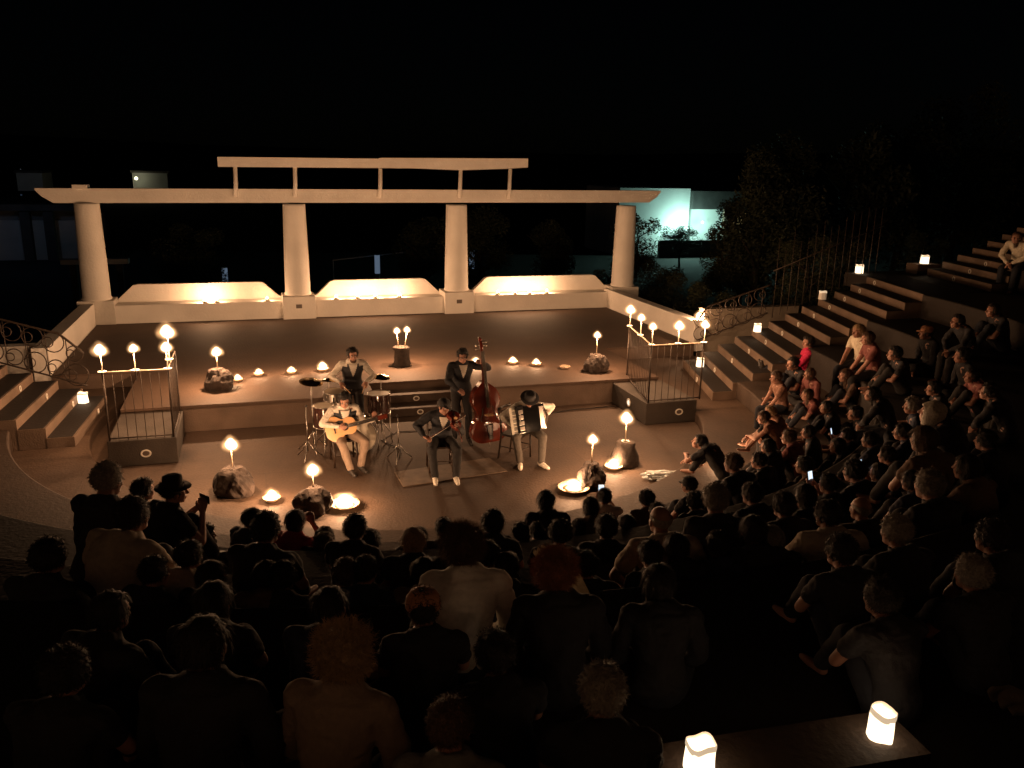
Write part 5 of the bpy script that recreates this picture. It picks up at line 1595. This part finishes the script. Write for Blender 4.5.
# ------------------------------------------------------------------ the audience
TERR = [.20, .56, 1.22, 1.73, 2.24, 2.75]
TN = ['the floor ring', 'the first terrace', 'the second terrace', 'the third terrace', 'the fourth terrace', 'the highest terrace']
CROWD = [  # x, y, terrace, edge or ground, size, pose hair haircolour top
    (-3.02, 5.51, 3, 'E', 1.08, '- short grey black'),
    (-2.62, 4.9, 3, 'G', 1.08, '- short dark beige'),
    (-3.11, 6.68, 2, 'G', 1.02, 'kneel hat black black'),
    (-4.14, 8.22, 1, 'G', 1.06, '- short dark black'),
    (-2.14, 4.74, 3, 'G', 0.82, '- short dark beige'),
    (-1.87, 4.49, 3, 'G', 0.82, '- long dark black'),
    (-2.5, 7.31, 1, 'G', 0.82, '- short dark black'),
    (-1.49, 4.5, 3, 'G', 0.82, '- bob dark brown'),
    (-1.67, 4.89, 3, 'G', 0.98, '- short dark black'),
    (-2.2, 7.56, 1, 'G', 1, 'hold long dark red'),
    (-1.38, 7.26, 1, 'G', 0.9, '- afro dark black'),
    (-0.86, 3.26, 4, 'G', 0.82, '- bob dark navy'),
    (-1.4, 4.47, 3, 'G', 0.82, '- short dark black'),
    (-0.53, 4.59, 3, 'G', 0.82, '- bob dark brown'),
    (-0.91, 4.59, 3, 'G', 0.82, '- short dark navy'),
    (-0.36, 3.26, 4, 'G', 0.82, '- cap tan black'),
    (-0.65, 5.01, 3, 'G', 0.82, '- long blond black'),
    (-0.02, 4.67, 3, 'G', 0.82, '- bob dark black'),
    (-0.21, 3.73, 4, 'G', 0.94, '- curly brown white'),
    (-0.19, 7.77, 1, 'G', 0.9, '- short dark black'),
    (0.15, 7.57, 1, 'G', 0.88, '- short dark black'),
    (0.25, 3.53, 4, 'G', 0.91, '- curly auburn black'),
    (0.3, 7.71, 1, 'G', 0.82, '- short dark black'),
    (0.76, 7.76, 1, 'G', 0.84, '- bob dark black'),
    (0.92, 8.2, 1, 'G', 0.93, '- long dark brown'),
    (0.8, 6.14, 2, 'G', 0.97, '- short dark black'),
    (1.26, 7.84, 1, 'G', 0.88, '- bob dark navy'),
    (1.09, 8.67, 1, 'G', 0.82, 'phone short dark white'),
    (1.58, 8.55, 1, 'G', 0.86, '- short dark brown'),
    (1.66, 8.15, 1, 'G', 0.9, '- short dark black'),
    (1.11, 5.21, 3, 'G', 0.95, '- bald grey beige'),
    (2.09, 8.36, 1, 'G', 0.95, '- short dark black'),
    (2.23, 8.99, 1, 'G', 0.89, '- cap black black'),
    (1.53, 5.52, 3, 'G', 1, '- short grey black'),
    (3.28, 11.87, 0, 'G', 0.98, 'fwd short dark black'),
    (2.87, 9.39, 1, 'G', 1.07, '- short brown black'),
    (2.33, 7.01, 2, 'G', 0.94, '- short dark black'),
    (4.09, 12.03, 1, 'E', 0.85, '- long brown tan'),
    (6.08, 16.89, 1, 'G', 1.07, 'stretch short dark pink'),
    (5.46, 15.14, 1, 'G', 1.05, '- short dark black'),
    (4.88, 14.38, 1, 'E', 0.9, '- short brown tan'),
    (4.34, 12.52, 1, 'E', 0.82, '- short blond tan'),
    (5.54, 14.65, 1, 'G', 0.92, '- long brown rose'),
    (5.13, 13.35, 1, 'G', 0.87, '- long brown rose'),
    (5.17, 12.54, 1, 'G', 0.89, '- bob dark black'),
    (6.49, 14.96, 2, 'E', 1.06, '- bob blond cream'),
    (6.44, 14.34, 2, 'E', 1.03, '- long brown rose'),
    (6.16, 14.3, 1, 'G', 1.03, '- long brown brown'),
    (5.46, 12.13, 1, 'G', 0.93, '- short dark black'),
    (4.85, 11.06, 1, 'G', 0.87, 'phone short dark black'),
    (3.81, 9.56, 1, 'G', 0.99, '- short dark brown'),
    (3.19, 7.51, 2, 'G', 0.84, 'phone short dark black'),
    (4.27, 8.99, 2, 'G', 0.82, '- short dark navy'),
    (2.71, 5.65, 3, 'G', 0.86, '- bald grey black'),
    (3.81, 6.88, 3, 'G', 1.08, '- long brown brown'),
    (3.34, 5.84, 3, 'G', 1.03, '- short grey black'),
    (7.66, 14.79, 2, 'G', 1.08, '- cap blond black'),
    (7.38, 12.99, 2, 'G', 1.05, '- short dark black'),
    (7.07, 12, 2, 'G', 0.95, '- bob dark rose'),
    (5.31, 10.22, 2, 'G', 0.93, '- short grey navy'),
    (6.19, 11.37, 2, 'G', 0.86, '- short dark black'),
    (4.58, 7.92, 3, 'E', 1.08, '- scarf cream black'),
    (3.94, 6.37, 3, 'G', 0.99, '- long dark brown'),
    (7.85, 13.94, 3, 'E', 0.98, '- short dark black'),
    (8.67, 14.44, 3, 'G', 1.08, '- bob dark black'),
    (11.3, 18.65, 5, 'E', 1.08, '- bob brown cream'),
    (1.9, 5.18, 3, 'G', 0.82, '- bob grey black'),
    (2.34, 5.38, 3, 'G', 0.94, '- short dark beige'),
    (3.84, 7.86, 2, 'G', 0.85, 'phone bob dark black'),
    (-0.67, 2.75, 4, 'G', 0.94, '- curly blond taupe'),
    (-1.19, 2.74, 4, 'G', 0.99, '- bob dark black'),
    (-0.2, 2.43, 4, 'G', 0.85, '- short brown grey'),
    (0.36, 2.56, 4, 'G', 0.9, '- short grey black'),
    (-2.85, 4.41, 3, 'G', 0.99, '- short dark black'),
    (2.76, 4.11, 4, 'G', 0.85, '- short dark black'),
    (6.49, 13.28, 2, 'G', 0.99, '- short dark black'),
    (5.26, 10.95, 2, 'E', 0.91, '- bob dark black'),
    (5.85, 9.27, 3, 'E', 0.89, '- short dark black'),
    (4.62, 7.36, 3, 'G', 0.87, '- short dark black'),
    (4.74, 9.15, 2, 'G', 0.9, '- short dark navy'),
    (3.64, 10.55, 1, 'G', 0.87, '- bob dark black'),
    (4.02, 10.88, 1, 'G', 0.89, '- short brown rose'),
    (4.38, 11.23, 1, 'G', 0.87, '- bob dark black'),
    (3.32, 9.85, 1, 'G', 0.92, '- short dark black'),
    (-0.31, 7.46, 1, 'G', 0.82, '- bob dark black'),
    (-2.22, 4.49, 3, 'G', 0.84, '- short dark black'),
    (1.84, 3.94, 4, 'G', 0.82, '- short dark black'),
    (1.72, 5.14, 3, 'G', 0.92, '- bob dark black'),
    (2.43, 3.71, 4, 'G', 0.82, '- short grey black'),
    (1.19, 4.96, 3, 'G', 0.85, '- bob dark black'),
    (0.75, 3.56, 4, 'G', 0.82, '- long dark black'),
    (1.45, 5.04, 3, 'G', 0.82, '- short dark navy'),
    (2.27, 4.21, 4, 'G', 0.82, '- short grey black'),
    (4.59, 10.52, 1, 'G', 0.93, '- bob dark black'),
    (4.21, 8.39, 2, 'G', 0.85, '- short dark brown'),
    (5.07, 8.77, 2, 'G', 0.97, '- short dark black'),
    (3.43, 6.33, 3, 'G', 0.83, '- bob dark navy'),
    (3.54, 7.59, 2, 'G', 0.98, '- short dark black'),
    (2.83, 7.05, 2, 'G', 0.93, '- long dark black'),
    (2.14, 5.7, 3, 'G', 0.85, '- short dark black'),
    (-1.88, 7.29, 1, 'G', 0.94, '- bob dark black'),
    (-1.36, 3.28, 4, 'G', 0.82, '- long dark black'),
    (-1.84, 3.15, 4, 'G', 0.84, '- bob dark black'),
    (-1.74, 2.66, 4, 'G', 0.86, '- short dark black'),
    (-0.01, 2.9, 4, 'G', 0.82, '- short dark black'),
    (-0.93, 7.36, 1, 'G', 0.93, '- bob dark black'),
    (-0.64, 7.53, 1, 'G', 0.94, '- short dark black'),
    (-3.02, 7.24, 1, 'G', 0.97, '- short dark black'),
    (0.42, 8.23, 1, 'G', 0.99, '- long dark black'),
    (-1.87, 7.18, 1, 'G', 0.93, '- short brown black'),
    (-2.69, 7.64, 1, 'G', 0.98, '- bob dark navy'),
    (-1.11, 5.19, 3, 'G', 0.82, '- short dark black'),
    (-0.14, 5.33, 3, 'G', 0.83, '- bob dark black'),
    (-1, 4.53, 3, 'G', 0.82, '- short brown navy'),
    (-0.11, 4.83, 3, 'G', 0.82, '- short dark black'),
    (-0.45, 4.6, 3, 'G', 0.82, '- long dark black'),
    (0.34, 5.18, 3, 'G', 0.82, '- short dark black'),
    (0.42, 4.76, 3, 'G', 0.82, '- bob dark black'),
    (0.53, 4.72, 3, 'G', 0.82, '- short dark black'),
    (0.98, 4.9, 3, 'G', 0.82, '- short dark black'),
    (1.85, 3.44, 4, 'G', 0.82, '- short dark black')]

HN = {'short': '%s short hair', 'bob': '%s chin-length hair', 'long': 'long %s hair', 'curly': 'big curly %s hair', 'afro': 'large round %s hair', 'bald': 'balding %s head', 'cap': 'a cap', 'hat': 'a brimmed hat', 'scarf': 'a pale headscarf'}
order = {}
for i, c in enumerate(CROWD):
    order.setdefault(c[2], []).append((atan2(c[1] - OY, c[0] - OX) if True else 0, i))
rank = {}
for k, L in order.items():
    L.sort()
    for j, (a_, i) in enumerate(L): rank[i] = (j, len(L))
TOTAL = {}
PH = []
def screen_phone(pos, R, lab, bright=.9):
    t = empty('phone', pos, 0, lab, 'phone', 'lit phones in the audience')
    t.rotation_euler = R
    bm = bmesh.new(); box(bm, -.036, .036, -.005, .005, -.072, .072, .003); obj('case', bm, EBONY, t)
    bm = bmesh.new(); box(bm, -.032, .032, -.0065, -.0052, -.065, .065); obj('screen', bm, emit('screen_glow', (.7, .85, 1), bright), t)
for i, (x, y, k, ep, s, look) in enumerate(CROWD):
    pose, hair, hc, top = look.split()
    rnd = random.Random(i * 7 + 1)
    if pose == '-':
        if hair == 'bald' or (top == 'beige' and s > .9): pn = 'broad' if ep == 'G' else 'edge'
        else: pn = rnd.choice(['ground', 'ground_long', 'ground'] if ep == 'G' else ['edge', 'edge_long'])
        if (hc, top) == ('brown', 'tan') and hair == 'long': pn = 'bare'
        if (hc, top) == ('brown', 'tan') and hair == 'short': pn = 'bare' if ep == 'G' else 'edge'
        if hair == 'curly': pn = 'ground_long'
    else: pn = {'hold': 'phone'}.get(pose, pose)
    tx, ty = (-.2, 13.6)
    rz = atan2(ty - y, tx - x) - PI / 2 + rnd.uniform(-.2, .2)
    if pn in ('kneel',): rz = atan2(ty - y, tx - x) - PI / 2 - .25
    if pn == 'stretch': rz = radians(78)
    if pn == 'fwd': rz = radians(50)
    if pn == 'bare': rz = radians(62)
    t_ = tpl(pn)
    skin = 0 if rnd.random() < .6 else 1
    b = dress(t_, hair, hc, top, (x, y, TERR[k]), rz, s, rnd.randrange(3) if hair not in ('cap', 'hat', 'scarf', 'afro') else 0, skin, rnd.randrange(2))
    j, n = rank[i]
    hn = HN[hair]; hn = hn % {'dark': 'dark', 'tan': 'light brown'}.get(hc, hc) if '%s' in hn else hn
    act = {'phone': 'holding up a phone' if pose == 'phone' else 'with raised hands', 'kneel': 'taking picture', 'stretch': 'with outstretched legs', 'fwd': 'leaning forward', 'bare': 'with bare arms and legs'}.get(pn, '')
    top_n = {'pink': 'bright pink top', 'red': 'red top', 'white': 'white T-shirt'}.get(top, top + ' top')
    q = (ORD[j] if j < n - j else ORD[n - 1 - j])
    side_ = 'left' if j < n - j else 'right'
    lab = '%s and %s, %s from %s on %s' % (hn, top_n, q, side_, TN[k])
    if act: lab = '%s %s, %s' % (top_n, act, '%s from %s on %s' % (q, side_, TN[k]))
    tag(b, 'spectator in ' + lab if act else 'spectator with ' + lab, 'person', 'seated audience')
    if pn == 'phone' and pose == 'phone':
        P_ = t_['P']; m_ = (P_.wr[1] + P_.wr[-1]) * .5 + Vector((0, .05, .09))
        pos = Matrix.Translation((x, y, TERR[k])) @ Matrix.Rotation(rz, 4, 'Z') @ (m_ * s)
        screen_phone(pos, (-.25, 0, rz), 'lit phone held by the %s person from %s on %s' % (q, side_, TN[k]))
    if pn == 'kneel':
        P_ = t_['P']; m_ = (P_.wr[1] + P_.wr[-1]) * .5 + Vector((0, .05, .09))
        pos = Matrix.Translation((x, y, TERR[k])) @ Matrix.Rotation(rz, 4, 'Z') @ (m_ * s)
        t = empty('phone', pos, rz, 'dark phone raised by the kneeling man in the hat', 'phone')
        bm = bmesh.new(); box(bm, -.072, .072, -.005, .005, -.036, .036, .003); obj('case', bm, EBONY, t)
def cloth(p, rz, L, wd, hh, lab, name, m_, seed, arc=0.0):
    bm = bmesh.new(); n, m = 26, 8; g = []
    for i in range(n + 1):
        t = i / n; row = []
        w_ = wd * (sin(PI * (.08 + .86 * t)) ** .6)
        for j in range(m + 1):
            q = j / m - .5
            x = L * (t - .5); y = arc * (1 - (2 * t - 1) ** 2) + q * w_
            z = hh * (1 - t) + .035 * sin(q * 16 + seed) * .5 + .03 * noise.noise(Vector((x * 6 + seed, y * 9, 0)))
            row.append(bm.verts.new((x, y, z + .02)))
        g.append(row)
    for i in range(n):
        for j in range(m): bm.faces.new((g[i][j], g[i + 1][j], g[i + 1][j + 1], g[i][j + 1]))
    bmesh.ops.solidify(bm, geom=bm.faces[:], thickness=.006)
    o = obj(name, bm, m_, None, smooth=True); o.location = p; o.rotation_euler = (0, 0, rz)
    return tag(o, lab, name)
cloth((.32, 4.25, 2.25), -1.0, .55, .16, .34, 'pale shawl hanging down beside the woman with auburn curls', 'shawl', top_mat('cream'), 1.0, .08)
cloth((2.55, 3.45, 2.25), .4, .5, .3, .12, 'pale jacket lying on the terrace at the bottom right corner', 'jacket', top_mat('beige'), 4.0, .05)
print('PEOPLE', len(CROWD))
